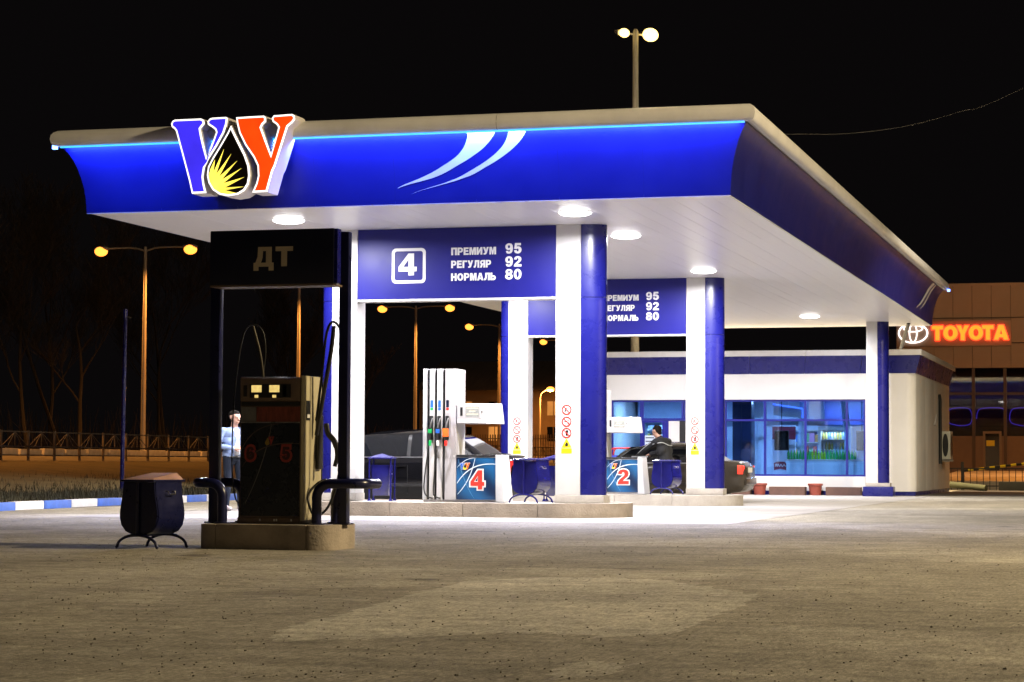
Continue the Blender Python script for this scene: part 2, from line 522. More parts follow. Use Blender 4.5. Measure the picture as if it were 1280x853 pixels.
# heavy sign lettering, cap height 1: outline and holes of each glyph
def _eight():
    L, Rr = [], []
    for i in range(33):
        z = i / 32
        hw = 0.0
        for (cz, rx, rz) in ((0.735, 0.345, 0.265), (0.29, 0.385, 0.29)):
            t = (z - cz) / rz
            if abs(t) <= 1:
                hw = max(hw, rx * math.sqrt(1 - t * t))
        L.append((0.385 - hw, z)); Rr.append((0.385 + hw, z))
    return L[1:-1] + [(0.385, 1.0)] + Rr[1:-1][::-1] + [(0.385, 0)]
SIX = [(.70,.74),(.66,.9),(.55,.98),(.4,1),(.2,.95),(.06,.8),(0,.5),(.04,.2),(.17,.05),(.38,0),(.58,.05),(.72,.18),(.76,.33),(.72,.5),(.6,.62),(.44,.66),(.32,.62),(.27,.57),(.29,.7),(.34,.8),(.41,.82),(.46,.79),(.48,.72)]
GL = {
 'П': (.86, [[(0,0),(0,1),(.86,1),(.86,0),(.58,0),(.58,.78),(.28,.78),(.28,0)]]),
 'Р': (.84, [[(0,0),(0,1),(.5,1)] + arc(.5,.67,.33,85,-85) + [(.5,.34),(.28,.34),(.28,0)], [(.28,.80),(.46,.80)] + arc(.46,.67,.12,80,-80) + [(.46,.54),(.28,.54)]]),
 'Е': (.78, [[(0,0),(0,1),(.75,1),(.75,.78),(.28,.78),(.28,.62),(.7,.62),(.7,.41),(.28,.41),(.28,.22),(.77,.22),(.77,0)]]),
 'М': (1.0, [[(0,0),(0,1),(.36,1),(.5,.45),(.64,1),(1,1),(1,0),(.75,0),(.75,.7),(.59,0),(.41,0),(.25,.7),(.25,0)]]),
 'И': (.87, [[(0,0),(0,1),(.27,1),(.27,.42),(.6,1),(.87,1),(.87,0),(.6,0),(.6,.58),(.27,0)]]),
 'У': (.88, [[(0,1),(.3,1),(.46,.58),(.6,1),(.88,1),(.58,.2),(.48,.05),(.34,0),(.1,0),(.1,.2),(.24,.2),(.31,.3)]]),
 'Г': (.72, [[(0,0),(0,1),(.72,1),(.72,.78),(.28,.78),(.28,0)]]),
 'Л': (.88, [[(0,0),(0,.22),(.1,.24),(.17,.45),(.19,1),(.88,1),(.88,0),(.6,0),(.6,.78),(.43,.78),(.4,.35),(.3,.06),(.14,0)]]),
 'Я': (.85, [[(.85,0),(.85,1),(.36,1)] + arc(.36,.68,.32,95,235) + [(0,0),(.31,0),(.46,.37),(.57,.37),(.57,0)], [(.57,.8),(.4,.8)] + arc(.4,.69,.11,100,260) + [(.4,.57),(.57,.57)]]),
 'Н': (.86, [[(0,0),(0,1),(.28,1),(.28,.63),(.58,.63),(.58,1),(.86,1),(.86,0),(.58,0),(.58,.39),(.28,.39),(.28,0)]]),
 'О': (.96, [ell(.48,.5,.48,.5), ell(.48,.5,.19,.28)]),
 'А': (.98, [[(0,0),(.33,1),(.65,1),(.98,0),(.69,0),(.64,.17),(.33,.17),(.28,0)], [(.39,.37),(.59,.37),(.49,.72)]]),
 'Ь': (.84, [[(0,0),(0,1),(.28,1),(.28,.64),(.5,.64)] + arc(.5,.32,.32,85,-85) + [(.5,0)], [(.28,.43),(.44,.43)] + arc(.44,.32,.1,80,-80) + [(.44,.21),(.28,.21)]]),
 'Д': (1.0, [[(0,-.2),(0,.2),(.09,.2),(.2,.5),(.22,1),(.9,1),(.9,.2),(1,.2),(1,-.2),(.76,-.2),(.76,0),(.24,0),(.24,-.2)], [(.36,.2),(.62,.2),(.62,.79),(.46,.79),(.44,.45)]]),
 'Т': (.86, [[(0,1),(.86,1),(.86,.77),(.57,.77),(.57,0),(.29,0),(.29,.77),(0,.77)]]),
 '0': (.77, [ell(.385,.5,.385,.5), ell(.385,.5,.13,.3)]),
 '8': (.77, [_eight(), ell(.385,.735,.11,.095), ell(.385,.29,.13,.11)]),
 '6': (.76, [SIX, ell(.4,.33,.115,.15)]),
 '9': (.76, [[(.76-x, 1-z) for x, z in SIX], ell(.36,.67,.115,.15)]),
 '5': (.75, [[(.1,1),(.68,1),(.68,.78),(.3,.78),(.28,.66),(.42,.69),(.6,.64),(.72,.5),(.75,.33),(.68,.14),(.52,.02),(.34,0),(.14,.05),(.04,.17),(0,.3),(.27,.33),(.31,.22),(.37,.19),(.44,.23),(.47,.33),(.44,.44),(.37,.48),(.3,.46),(.26,.42),(.02,.45)]]),
 '2': (.75, [[(0,0),(0,.1),(.06,.24),(.2,.38),(.38,.52),(.45,.62),(.46,.7),(.42,.79),(.35,.81),(.29,.77),(.27,.66),(.01,.68),(.05,.84),(.16,.95),(.36,1),(.57,.96),(.7,.85),(.74,.7),(.69,.54),(.55,.41),(.42,.3),(.36,.22),(.75,.22),(.75,0)]]),
 '4': (.78, [[(.42,0),(.42,.18),(0,.18),(0,.4),(.42,1),(.66,1),(.66,.39),(.78,.39),(.78,.18),(.66,.18),(.66,0)], [(.42,.39),(.42,.72),(.2,.39)]]),
 'Y': (.92, [[(0,1),(.3,1),(.46,.66),(.62,1),(.92,1),(.6,.42),(.6,0),(.32,0),(.32,.42)]]),
}
GL['T'] = GL['Т']; GL['O'] = GL['О']; GL['A'] = GL['А']
def text(s, x0, x1, z0, hgt, y, th=0.006, grow=0.0):
    gap = 0.10
    tot = sum(GL[c][0] for c in s) + gap * (len(s) - 1)
    k = (x1 - x0) / tot
    mb = MB()
    x = x0
    for c in s:
        wd, loops = GL[c]
        lp = []
        for j, l in enumerate(loops):
            q = [(x + p[0] * k, z0 + p[1] * hgt) for p in l]
            if grow:
                q = offset_poly(q, -grow if j == 0 else grow * 0.4)
            lp.append(q)
        mb.prism(lp, y - th, y + 0.001)
        x += (wd + gap) * k
    return mb

# ------------------------------------------------------------------ ground, road, kerb
g = MB()
g.add([(-400, -60, 0), (400, -60, 0), (400, 700, 0), (-400, 700, 0)], [(0, 1, 2, 3)])
tag(g.build('ground', M_asphalt), kind='structure')

# pale concrete slab under the canopy
sl = MB().add([(-16.3, 31.6, .004), (-5.85, 31.9, .004), (-5.75, 63.34, .004), (-16.3, 63.34, .004)], [(0, 1, 2, 3)])
M_slab = mat('forecourt_slab', (0.31, 0.29, 0.27), 0.8, var=0.30, vscale=0.5, bump=0.25, bscale=30)
tag(sl.build('forecourt_slab', M_slab), kind='structure')
# worn pale repair patch with a ragged edge
def ragged(P, amp, n=14, seed=1):
    rr = random.Random(seed)
    out = []
    for i in range(len(P)):
        a, b = P[i], P[(i + 1) % len(P)]
        for k in range(n):
            t = k / n
            j = amp * (rr.gauss(0, 1) * .35 + math.sin(17 * (i + t)) * .4 + math.sin(41 * (i + t)) * .25)
            out.append((a[0] + (b[0] - a[0]) * t + j * .6, a[1] + (b[1] - a[1]) * t + j * 2.2))
    return out
M_patch = asphalt_mat('patch_asphalt', (1.5, 1.54, 1.62))
for sd, P in ((2, [(-4.209,10.35),(-4.408,11.3),(-4.507,12.4),(-4.735,14.3),(-4.856,16.0),(-4.389,16.8),(-3.612,16.75),(-3.076,15.9),(-2.515,14.97),(-2.439,13.9),(-2.417,12.5),(-2.37,11.4),(-2.634,11.07),(-3.009,11.2),(-3.305,11.05),(-3.549,10.74),(-3.837,10.48)]),
              (5, [(-2.50,9.46),(-2.39,9.75),(-2.17,9.57),(-2.16,9.08),(-2.34,8.84)])):
    pq = ragged(P, .06, 10, sd)
    tri = tessellate_polygon([[Vector((p[0], p[1], 0)) for p in pq]])
    pmb = MB().add([(p[0], p[1], .0012) for p in pq], [tuple(t) for t in tri])
    tag(pmb.build('asphalt_patch', M_patch), kind='structure')

# rising verge beyond the kerb, then the road bed
def kerb_u(v):
    return -19.1 - 0.065 * (v - 35)
M_verge = mat('verge_soil', (0.055, 0.045, 0.025), 0.95, var=0.5, vscale=0.8, bump=0.8, bscale=9, col2=(0.10, 0.085, 0.04))
M_road = mat('road_asphalt', (0.09, 0.085, 0.08), 0.85, var=0.25, vscale=0.5, bump=0.3, bscale=30)
vg = MB()
rows = []
for i in range(61):
    v = -10 + i * 6
    kk = kerb_u(min(v, 130))
    rows.append([(kk - 0.16, v, 0.135), (kk - 2, v, 0.13 + 0.04 * math.sin(v)), (-24.5, v, 0.12 + 0.05 * math.sin(v * .7)), (-29, v, 0.36 + 0.06 * math.sin(v * .37)), (-33.5, v, 0.72), (-35.6, v, 0.84)])
for r in rows: vg.v += r
nr = len(rows[0])
for i in range(len(rows) - 1):
    for k in range(nr - 1):
        vg.f.append((i * nr + k, i * nr + k + 1, (i + 1) * nr + k + 1, (i + 1) * nr + k))
tag(vg.build('verge', M_verge), 'dark grassy verge rising from the striped kerb to the road', kind='structure')
rd = MB()
rd.add([(-35.6, -10, 0.84), (-35.6, 350, 0.84), (-37.5, 350, 1.0), (-37.5, -10, 1.0), (-49, 350, 1.22), (-49, -10, 1.22), (-300, 350, 1.3), (-300, -10, 1.3)],
       [(0, 1, 2, 3), (3, 2, 4, 5)])
tag(rd.build('road', M_road), kind='structure')
fd = MB()
fd.add([(-49, -10, 1.218), (-49, 350, 1.218), (-390, 350, 1.5), (-390, -10, 1.5)], [(0, 1, 2, 3)])
tag(fd.build('field', M_verge), kind='structure')

M_kblue = mat('kerb_blue', (0.05, 0.14, 0.55), 0.6, var=0.3, vscale=5)
M_kwhite = mat('kerb_white', (0.70, 0.69, 0.70), 0.65, var=0.2, vscale=5)
kerb = empty('kerb', (-19.1, 35, 0), label='low kerb painted in blue and white blocks at the verge')
tag(kerb, kind='structure')
kst = MB().box(-0.08, 0.08, 0.006, 1.214, 0, 0.15).mesh('kerb_stone', 0.018)
kst.materials.append(M_kblue)
kst2 = kst.copy(); kst2.materials.clear(); kst2.materials.append(M_kwhite)
for i in range(-9, 24):
    v = 36.69 + 1.22 * i
    o = put('kerb_stone', kst if i % 2 == 0 else kst2, None, kerb)
    o.location = (kerb_u(v) + 19.1 - 0.08, v - 35, random.uniform(-0.006, 0.004))
    o.rotation_euler = (0, 0, R(3.7) + random.uniform(-.006, .006))

# road kerb under the fence: pale stones caught by the street lamps
rk = empty('road_kerb', (-40.7, 70, 1.06), label='pale kerb stones along the lamp lit road behind the railing')
tag(rk, kind='structure')
rks = MB().box(-0.1, 0.1, 0.06, 1.74, -0.1, 0.26).mesh('kerb_stone', 0.02)
rks.materials.append(mat('pale_kerb', (0.5, 0.47, 0.42), 0.8, var=0.3, vscale=4))
for i in range(-6, 60):
    o = put('kerb_stone', rks, None, rk)
    o.location = (random.uniform(-.03, .03), 1.86 * i, random.uniform(-0.03, 0.02))

# grass along the verge
gr = MB()
for i in range(16000):
    v = random.uniform(30, 62)
    u = kerb_u(v) - 0.2 - abs(random.gauss(0, 1.6 if random.random() < .5 else 4.5))
    z = 0.13 if u > -24.5 else 0.12 + (-24.5 - u) * 0.053
    hh = random.uniform(0.05, 0.20)
    a = random.uniform(0, 6.28)
    wd = random.uniform(0.006, 0.014)
    dx, dy = math.cos(a) * wd, math.sin(a) * wd
    lx, ly = random.gauss(0, .05), random.gauss(0, .05)
    gr.add([(u - dx, v - dy, z - .02), (u + dx, v + dy, z - .02), (u + lx, v + ly, z + hh)], [(0, 1, 2)])
me = bpy.data.meshes.new('grass'); me.from_pydata(gr.v, [], gr.f)
M_grass = mat('grass', (0.022, 0.028, 0.009), 0.8, var=0.4, vscale=1.5, col2=(0.045, 0.036, 0.015))
tag(put('grass', me, M_grass), 'short dry grass on the verge behind the striped kerb', 'grass', kind='stuff')

# loose grit on the forecourt
gv = MB()
for i in range(2600):
    v = 8.5 + 22 * random.random() ** 1.4
    u = -v * random.uniform(0.03, 0.56)
    s = random.uniform(0.002, 0.0065) * (1.6 if random.random() < .06 else 1)
    ph = random.uniform(0, 6.28)
    pts = [(u + math.cos(ph + k * 1.26) * s * random.uniform(.7, 1.3), v + math.sin(ph + k * 1.26) * s * random.uniform(.7, 1.3), 0.001) for k in range(5)]
    top = [(u + (p[0] - u) * .55, v + (p[1] - v) * .55, s * random.uniform(.6, 1.1)) for p in pts]
    gv.add(pts + top, [(4, 3, 2, 1, 0), (5, 6, 7, 8, 9)] + [(k, (k + 1) % 5, 5 + (k + 1) % 5, 5 + k) for k in range(5)])
me = bpy.data.meshes.new('gravel'); me.from_pydata(gv.v, [], gv.f)
tag(put('gravel', me, mat('grit', (0.16, 0.14, 0.11), 0.9, var=0.5, vscale=9)), 'loose dark grit scattered over the asphalt', 'gravel', kind='stuff')

# ------------------------------------------------------------------ canopy
UL, UR, V0, V1 = -16.165, -5.83, 32.136, 63.94
PROF = [(0, 4.80), (.006, 4.92), (.018, 5.06), (.038, 5.20), (.068, 5.34), (.108, 5.48), (.158, 5.61), (.22, 5.73), (.29, 5.82)]
def dz(z):
    for i in range(len(PROF) - 1):
        if z <= PROF[i + 1][1]:
            t = (z - PROF[i][1]) / (PROF[i + 1][1] - PROF[i][1])
            return PROF[i][0] + t * (PROF[i + 1][0] - PROF[i][0])
    return PROF[-1][0]
canopy = empty('canopy', ((UL + UR) / 2, (V0 + V1) / 2, 4.8), label='long flat filling station canopy with coved blue fascia and lit edge', cat='canopy')

def strip(side, prof, a, b, inner=None):
    """panel of the fascia or cap on one side between fractions a and b of the side"""
    mb = MB()
    n = len(prof)
    for s in (a, b):
        for (d, z) in prof:
            if side in ('front', 'back'):
                x0, x1 = UL - d, UR + d
                x = x0 + (x1 - x0) * s
                if 0 < s < 1:
                    x = UL + (UR - UL) * s
                y = V0 - d if side == 'front' else V1 + d
            else:
                y0, y1 = V0 - d, V1 + d
                y = y0 + (y1 - y0) * s
                if 0 < s < 1:
                    y = V0 + (V1 - V0) * s
                x = UL - d if side == 'left' else UR + d
            mb.v.append((x, y, z))
    for i in range(n - 1):
        mb.f.append((i, i + 1, n + i + 1, n + i))
    return mb
for side, cnt in (('front', 8), ('right', 14), ('left', 14), ('back', 8)):
    for i in range(cnt):
        e = 0.0007 / (10.3 if side in ('front', 'back') else 31.8)
        a = i / cnt + (e if i else 0)
        b = (i + 1) / cnt - (e if i < cnt - 1 else 0)
        strip(side, PROF, a, b).build('fascia_panel', M_fascia, canopy, world=True, smooth=R(60))
CAPP = [(.292, 5.835), (.36, 5.832), (.40, 5.842), (.425, 5.87), (.44, 5.94), (.43, 6.0), (.40, 6.045), (.35, 6.075), (.27, 6.09), (-.6, 6.10)]
for side, cnt in (('front', 3), ('right', 8), ('left', 8), ('back', 3)):
    for i in range(cnt):
        e = 0.003 / (10.3 if side in ('front', 'back') else 31.8)
        strip(side, CAPP, i / cnt + (e if i else 0), (i + 1) / cnt - (e if i < cnt - 1 else 0)).build('cap', M_cap, canopy, world=True, smooth=R(60))
MB().box(UL + .5, UR - .5, V0 + .5, V1 - .5, 6.02, 6.06).build('roof_deck', M_cap, canopy, world=True)
# inner wall behind the fascia gaps
MB().box(UL + .02, UR - .02, V0 + .02, V0 + .06, 4.83, 6.0).build('inner_frame', M_black, canopy, world=True)
MB().box(UR - .06, UR - .02, V0 + .06, V1 - .06, 4.83, 6.0).build('inner_frame', M_black, canopy, world=True)
# soffit of long planks, in bays
seams = [V0 + .005, 38.6, 45.2, 51.9, 58.6, V1 - .005]
nb = 34
pw = (UR - UL - .03) / nb
for j in range(len(seams) - 1):
    L_ = seams[j + 1] - seams[j] - .008
    pm = MB().add([(0, 0, 0), (pw - .003, 0, 0), (pw - .003, L_, 0), (0, L_, 0), (-.001, 0, .02), (pw - .002, 0, .02), (pw - .002, L_, .02), (-.001, L_, .02)],
                  [(0, 3, 2, 1), (4, 5, 6, 7), (0, 1, 5, 4), (1, 2, 6, 5), (2, 3, 7, 6), (3, 0, 4, 7)]).mesh('soffit_plank', 0.0012, seg=1)
    pm.materials.append(M_soffit)
    for i in range(nb):
        o = put('soffit_plank', pm, None, canopy)
        o.location = Vector((UL + .015 + i * pw, seams[j], 4.80 + random.uniform(0, .002))) - canopy.location
        o.rotation_euler = (0, random.gauss(0, .0015), 0)
MB().box(UL + .01, UR - .01, V0 + .01, V1 - .01, 4.835, 4.85).build('soffit_back', M_pumpgrey, canopy, world=True)
MB().box(UL + .002, UR - .002, V0 + .001, V0 + .03, 4.79, 4.83).build('edge_trim', M_white, canopy, world=True)
MB().box(UR - .03, UR - .002, V0 + .03, V1 - .03, 4.79, 4.83).build('edge_trim', M_white, canopy, world=True)
# blue light strips under the cap, front and back
M_led = emat('led_blue', (0.03, 0.42, 1.0), 2.0)
for side in ('front', 'back'):
    y = V0 - .335 if side == 'front' else V1 + .335
    s = -1 if side == 'front' else 1
    o = MB().box(UL - .30, UR + .27, y - .02, y + .012, 5.806, 5.826).build('led_strip', M_led, canopy, world=True)
    ex = UR + .44 if side == 'back' else UL - .40
    MB().box(ex - .035, ex + .035, y - .03, y + .03, 5.79, 5.85).build('led_end', emat('led_end_blue', (.10, .25, 1.0), 9), canopy, world=True)
    light('led_glow', 'AREA', canopy, (0, y - s * .012 - canopy.location.y, 5.80 - 4.8), 640 if side == 'front' else 50, (0.09, 0.20, 1.0), 10.7, (R(24) if side == 'front' else R(-24), 0, 0), size_y=0.02)
# swooshes
def swoosh(Lp, Rp, name='swoosh', right=False):
    mb = MB()
    n = 28
    zt, zb = Lp[0][1], Lp[-1][1]
    def ev(P, z):
        for i in range(len(P) - 1):
            if P[i][1] >= z >= P[i + 1][1]:
                t = (P[i][1] - z) / max(1e-6, P[i][1] - P[i + 1][1])
                # smooth with Catmull-Rom in the along coordinate
                a = P[max(i - 1, 0)][0]; b = P[i][0]; c = P[i + 1][0]; d = P[min(i + 2, len(P) - 1)][0]
                return 0.5 * (2 * b + (c - a) * t + (2 * a - 5 * b + 4 * c - d) * t * t + (3 * b - a - 3 * c + d) * t ** 3)
        return P[-1][0]
    for i in range(n + 1):
        z = zt + (zb - zt) * i / n
        for P in (Lp, Rp):
            s = ev(P, z)
            zz = min(z, 5.818)
            d = dz(zz) + .0045
            mb.v.append((s, V0 - d, zz) if not right else (UR + d, s, zz))
    for i in range(n):
        mb.f.append((2 * i, 2 * i + 1, 2 * i + 3, 2 * i + 2))
    return mb.build(name, M_white, canopy, world=True)
swoosh([(-9.767,5.82),(-9.785,5.75),(-9.866,5.606),(-9.997,5.483),(-10.206,5.362),(-10.494,5.223),(-10.961,5.039)],
       [(-9.337,5.82),(-9.392,5.748),(-9.531,5.613),(-9.721,5.493),(-9.989,5.355),(-10.336,5.199),(-10.961,5.039)])
swoosh([(-9.124,5.82),(-9.16,5.74),(-9.281,5.587),(-9.491,5.431),(-9.777,5.275),(-10.1,5.136),(-10.732,4.947)],
       [(-8.862,5.82),(-8.907,5.749),(-9.065,5.598),(-9.273,5.46),(-9.538,5.323),(-9.901,5.168),(-10.732,4.947)])
swoosh([(61.25,5.80),(61.02,5.64),(60.75,5.43),(60.1,5.18),(59.2,4.96)], [(61.75,5.80),(61.45,5.64),(61.1,5.43),(60.4,5.18),(59.2,4.96)], right=True)
swoosh([(61.95,5.80),(61.70,5.62),(61.35,5.36),(60.8,5.16),(60.0,4.96)], [(62.2,5.80),(61.98,5.62),(61.6,5.36),(61.0,5.16),(60.0,4.96)], right=True)
# brace from the canopy down to the shop roof
MB().tube([(-6.35, 62.6, 4.82), (-6.75, 64.2, 4.1)], 0.055, 8).build('brace', M_black, canopy, world=True)

# recessed round lamps
M_lens = emat('canopy_lens', (1.0, 0.98, 0.96), 14)
place = {(-13.38, 33.77): 'leftmost round ceiling lamp of the canopy, above the dark diesel board',
         (-8.58, 33.75): 'front round ceiling lamp above the nearest right column', (-8.60, 37.38): 'round ceiling lamp just behind the nearest right column',
         (-8.64, 44.6): 'round ceiling lamp above the second right column', (-8.58, 59.0): 'farthest visible round ceiling lamp of the canopy near the shop',
         (-13.38, 37.4): 'round ceiling lamp behind the price board numbered four', (-13.38, 44.6): 'round ceiling lamp in front of the second left column',
         (-13.38, 59.0): 'round ceiling lamp behind the second price board'}
proto = None
for (u, v), lab in place.items():
    if proto is None:
        proto = empty('ceiling_lamp', (0, 0, 0))
        MB().lathe([(.258, -.008), (.268, -.007), (.27, .0), (.258, 0.0)], 32).build('rim', M_white, proto)
        MB().lathe([(.01, -.062), (.12, -.058), (.2, -.046), (.25, -.026), (.256, -.005)], 32).build('lens', M_lens, proto)
        light('bulb', 'AREA', proto, (0, 0, -.072), 570, (0.97, 0.95, 1.0), 0.45, spread=R(175))
        o = proto
    else:
        o = copy_tree(proto)
    o.location = (u, v, 4.797)
    tag(o, lab, 'ceiling lamp', 'round lamps in the canopy ceiling')

# ------------------------------------------------------------------ logo sign on the canopy
def lg(pts):
    return [(.00200781 * x + .0000285 * y - 14.59866, -.0000706 * x - .0018732 * y + 6.37468) for x, y in pts]
def catmull(P, n=3):
    out = []
    m = len(P)
    for i in range(m):
        a, b, c, d = P[i - 1], P[i], P[(i + 1) % m], P[(i + 2) % m]
        for k in range(n):
            t = k / n
            out.append(tuple(0.5 * (2 * b[j] + (c[j] - a[j]) * t + (2 * a[j] - 5 * b[j] + 4 * c[j] - d[j]) * t * t + (3 * b[j] - a[j] - 3 * c[j] + d[j]) * t ** 3) for j in (0, 1)))
    return out
VP_ = [(90,165),(100,140),(122,128),(240,123),(340,119),(364,133),(370,165),(352,184),(336,206),(345,260),(366,350),(388,445),(420,350),(462,235),(455,214),(430,194),(395,172),(391,145),(410,121),(432,113),(545,107),(560,116),(554,165),(530,240),(470,350),(403,455),(370,525),(358,600),(366,660),(384,735),(262,741),(240,640),(185,430),(130,225),(117,207),(95,190)]
YP_ = [(627,110),(740,103),(856,97),(873,113),(872,148),(847,172),(836,195),(875,305),(912,412),(940,305),(971,195),(958,174),(925,150),(917,120),(935,95),(1085,84),(1106,99),(1108,130),(1090,155),(1050,190),(1000,345),(946,513),(928,548),(905,630),(880,722),(755,729),(790,650),(804,590),(800,510),(768,440),(700,340),(652,240),(634,165)]
DP_ = [(592,178),(615,228),(650,300),(710,420),(741,510),(748,590),(736,660),(702,714),(650,747),(572,761),(500,750),(440,712),(405,652),(392,590),(402,520),(440,445),(510,330),(562,240)]
VF = 31.45
logo = empty('station_logo', (-13.4, VF + .2, 4.95), label='glowing letter logo in blue and orange with a black drop and yellow rays', cat='sign')
M_lside = mat('logo_side', (0.62, 0.58, 0.55), 0.45, var=0.1)
M_lwhite = emat('logo_white', (1.0, 0.95, 0.92), 1.5, (0.8, 0.8, 0.8))
M_lblue = emat('logo_blue', (0.050, 0.028, 0.92), 1.0, (0.03, 0.03, 0.5), 0.12, 3)
M_lor = emat('logo_orange', (1.0, 0.055, 0.002), 1.05, (0.6, 0.06, 0.01), 0.2, 3)
M_lyel = emat('logo_yellow', (1.0, 0.82, 0.10), 1.3, (0.8, 0.7, 0.1), 0.35, 3.5)
M_lblack = mat('logo_black', (0.008, 0.006, 0.004), 0.3)
def letter(name, P, m, lift, crv=True):
    Q = lg(P)
    Q = [q for q in Q]
    root = MB().prism([Q], VF, VF + (.42 if lift == 0 else .40)).build(name, M_lside, logo, world=True)
    return Q
for name, P, m, off in (('letter_v', VP_, M_lblue, 0.0), ('letter_y', YP_, M_lor, 0.0), ('drop', DP_, M_lblack, -0.03)):
    Q = lg(P)
    box_ = MB().prism([Q], VF + off, VF + .42).build(name, M_lside, logo, world=True, smooth=R(35))
    MB().prism([offset_poly(Q, .004)], VF + off - .010, VF + off - .001).build('rim', M_lwhite, box_, world=True, smooth=R(35))
    MB().prism([offset_poly(Q, .030)], VF + off - .016, VF + off - .0105).build('face', m, box_, world=True, smooth=R(35))
    if name == 'drop':
        sunp = [(640,735),(548,712),(700,681),(545,690),(703,603),(530,655),(681,530),(515,628),(645,470),(495,603),(595,415),(472,583),(537,376),(450,565),(462,462),(425,540),(412,595),(423,648),(455,700),(508,733),(572,745)]
        MB().prism([lg(sunp)], VF + off - .021, VF + off - .0165).build('sun_rays', M_lyel, box_, world=True)
MB().box(-14.2, -12.7, VF + .42, VF + .55, 5.55, 5.62).build('bracket', M_lside, logo, world=True)
MB().box(-14.0, -12.9, VF + .42, V0 - .03, 5.02, 5.08).build('bracket', M_lside, logo, world=True)

# ------------------------------------------------------------------ islands
def stadium(u0, u1, v0, v1, r, n=8):
    r = min(r, (v1 - v0) / 2 - .01)
    return arc(u1 - r, v0 + r, r, -90, 0, n) + arc(u1 - r, v1 - r, r, 0, 90, n) + arc(u0 + r, v1 - r, r, 90, 180, n) + arc(u0 + r, v0 + r, r, 180, 270, n)
def island(u0, u1, v0, v1, r, label, m, z1=0.231, joints=()):
    root = empty('pump_island', ((u0 + u1) / 2, (v0 + v1) / 2, 0), label=label, cat='kerbed island', group='raised pump islands')
    P = stadium(u0, u1, v0, v1, r, 10)
    MB().prism([offset_poly(P, .16)], z1 - .012, 0.0, fn=lambda x, z, y: (x, z, y)).build('island_top', M_concrete, root, world=True)
    # kerb ring cut in stones
    inn = offset_poly(P, .158)
    n = len(P)
    # resample long edges into stones
    segs = []
    cur = [0]
    def dist(i, j): return (Vector(P[i]) - Vector(P[j % n])).length
    i = 0
    acc = []
    for i in range(n):
        a, b = Vector(P[i]), Vector(P[(i + 1) % n])
        ai, bi = Vector(inn[i]), Vector(inn[(i + 1) % n])
        L_ = (b - a).length
        if L_ < 0.6:
            acc.append((a, b, ai, bi))
        else:
            if acc:
                segs.append(acc); acc = []
            k = max(1, round(L_ / 1.3))
            for q in range(k):
                segs.append([(a.lerp(b, q / k), a.lerp(b, (q + 1) / k), ai.lerp(bi, q / k), bi if q == k - 1 else ai.lerp(bi, (q + 1) / k))])
    if acc:
        segs.append(acc)
    for sg in segs:
        mb = MB()
        outer = [sg[0][0]] + [s[1] for s in sg]
        inner = [sg[0][2]] + [s[3] for s in sg]
        m_ = len(outer)
        # shrink ends a little for the joint
        d0 = (outer[1] - outer[0]).normalized() * .003
        d1 = (outer[-1] - outer[-2]).normalized() * .003
        outer[0] = outer[0] + d0; inner[0] = inner[0] + d0
        outer[-1] = outer[-1] - d1; inner[-1] = inner[-1] - d1
        z = z1 + random.uniform(-.003, .003)
        for p in outer: mb.v.append((p.x, p.y, -.02))
        for p in outer: mb.v.append((p.x, p.y, z))
        for p in inner: mb.v.append((p.x, p.y, z))
        for p in inner: mb.v.append((p.x, p.y, -.02))
        for k in range(m_ - 1):
            for t in range(3):
                mb.f.append((t * m_ + k, t * m_ + k + 1, (t + 1) * m_ + k + 1, (t + 1) * m_ + k))
        mb.f.append((0, m_, 2 * m_, 3 * m_)); mb.f.append((m_ - 1, 4 * m_ - 1, 3 * m_ - 1, 2 * m_ - 1))
        mb.build('kerb_stone', m, root, bevel=0.012, world=True, smooth=R(50))
    return root
C1, C2, C3 = 35.537, 46.367, 61.73
island(-14.3, -8.09, C1 - 1.2, C1 + 1.3, 1.25, 'long pale concrete island carrying pump 4 and the nearest white columns', M_conc_dark)
island(-14.3, -8.17, C2 - 1.2, C2 + 1.3, 1.25, 'pale concrete island carrying pump 2 and the second row of columns', M_concrete)
island(-9.25, -7.80, 20.84, 21.8, 0.24, 'short dirty concrete island under the dark diesel pump', M_conc_dark, 0.25)

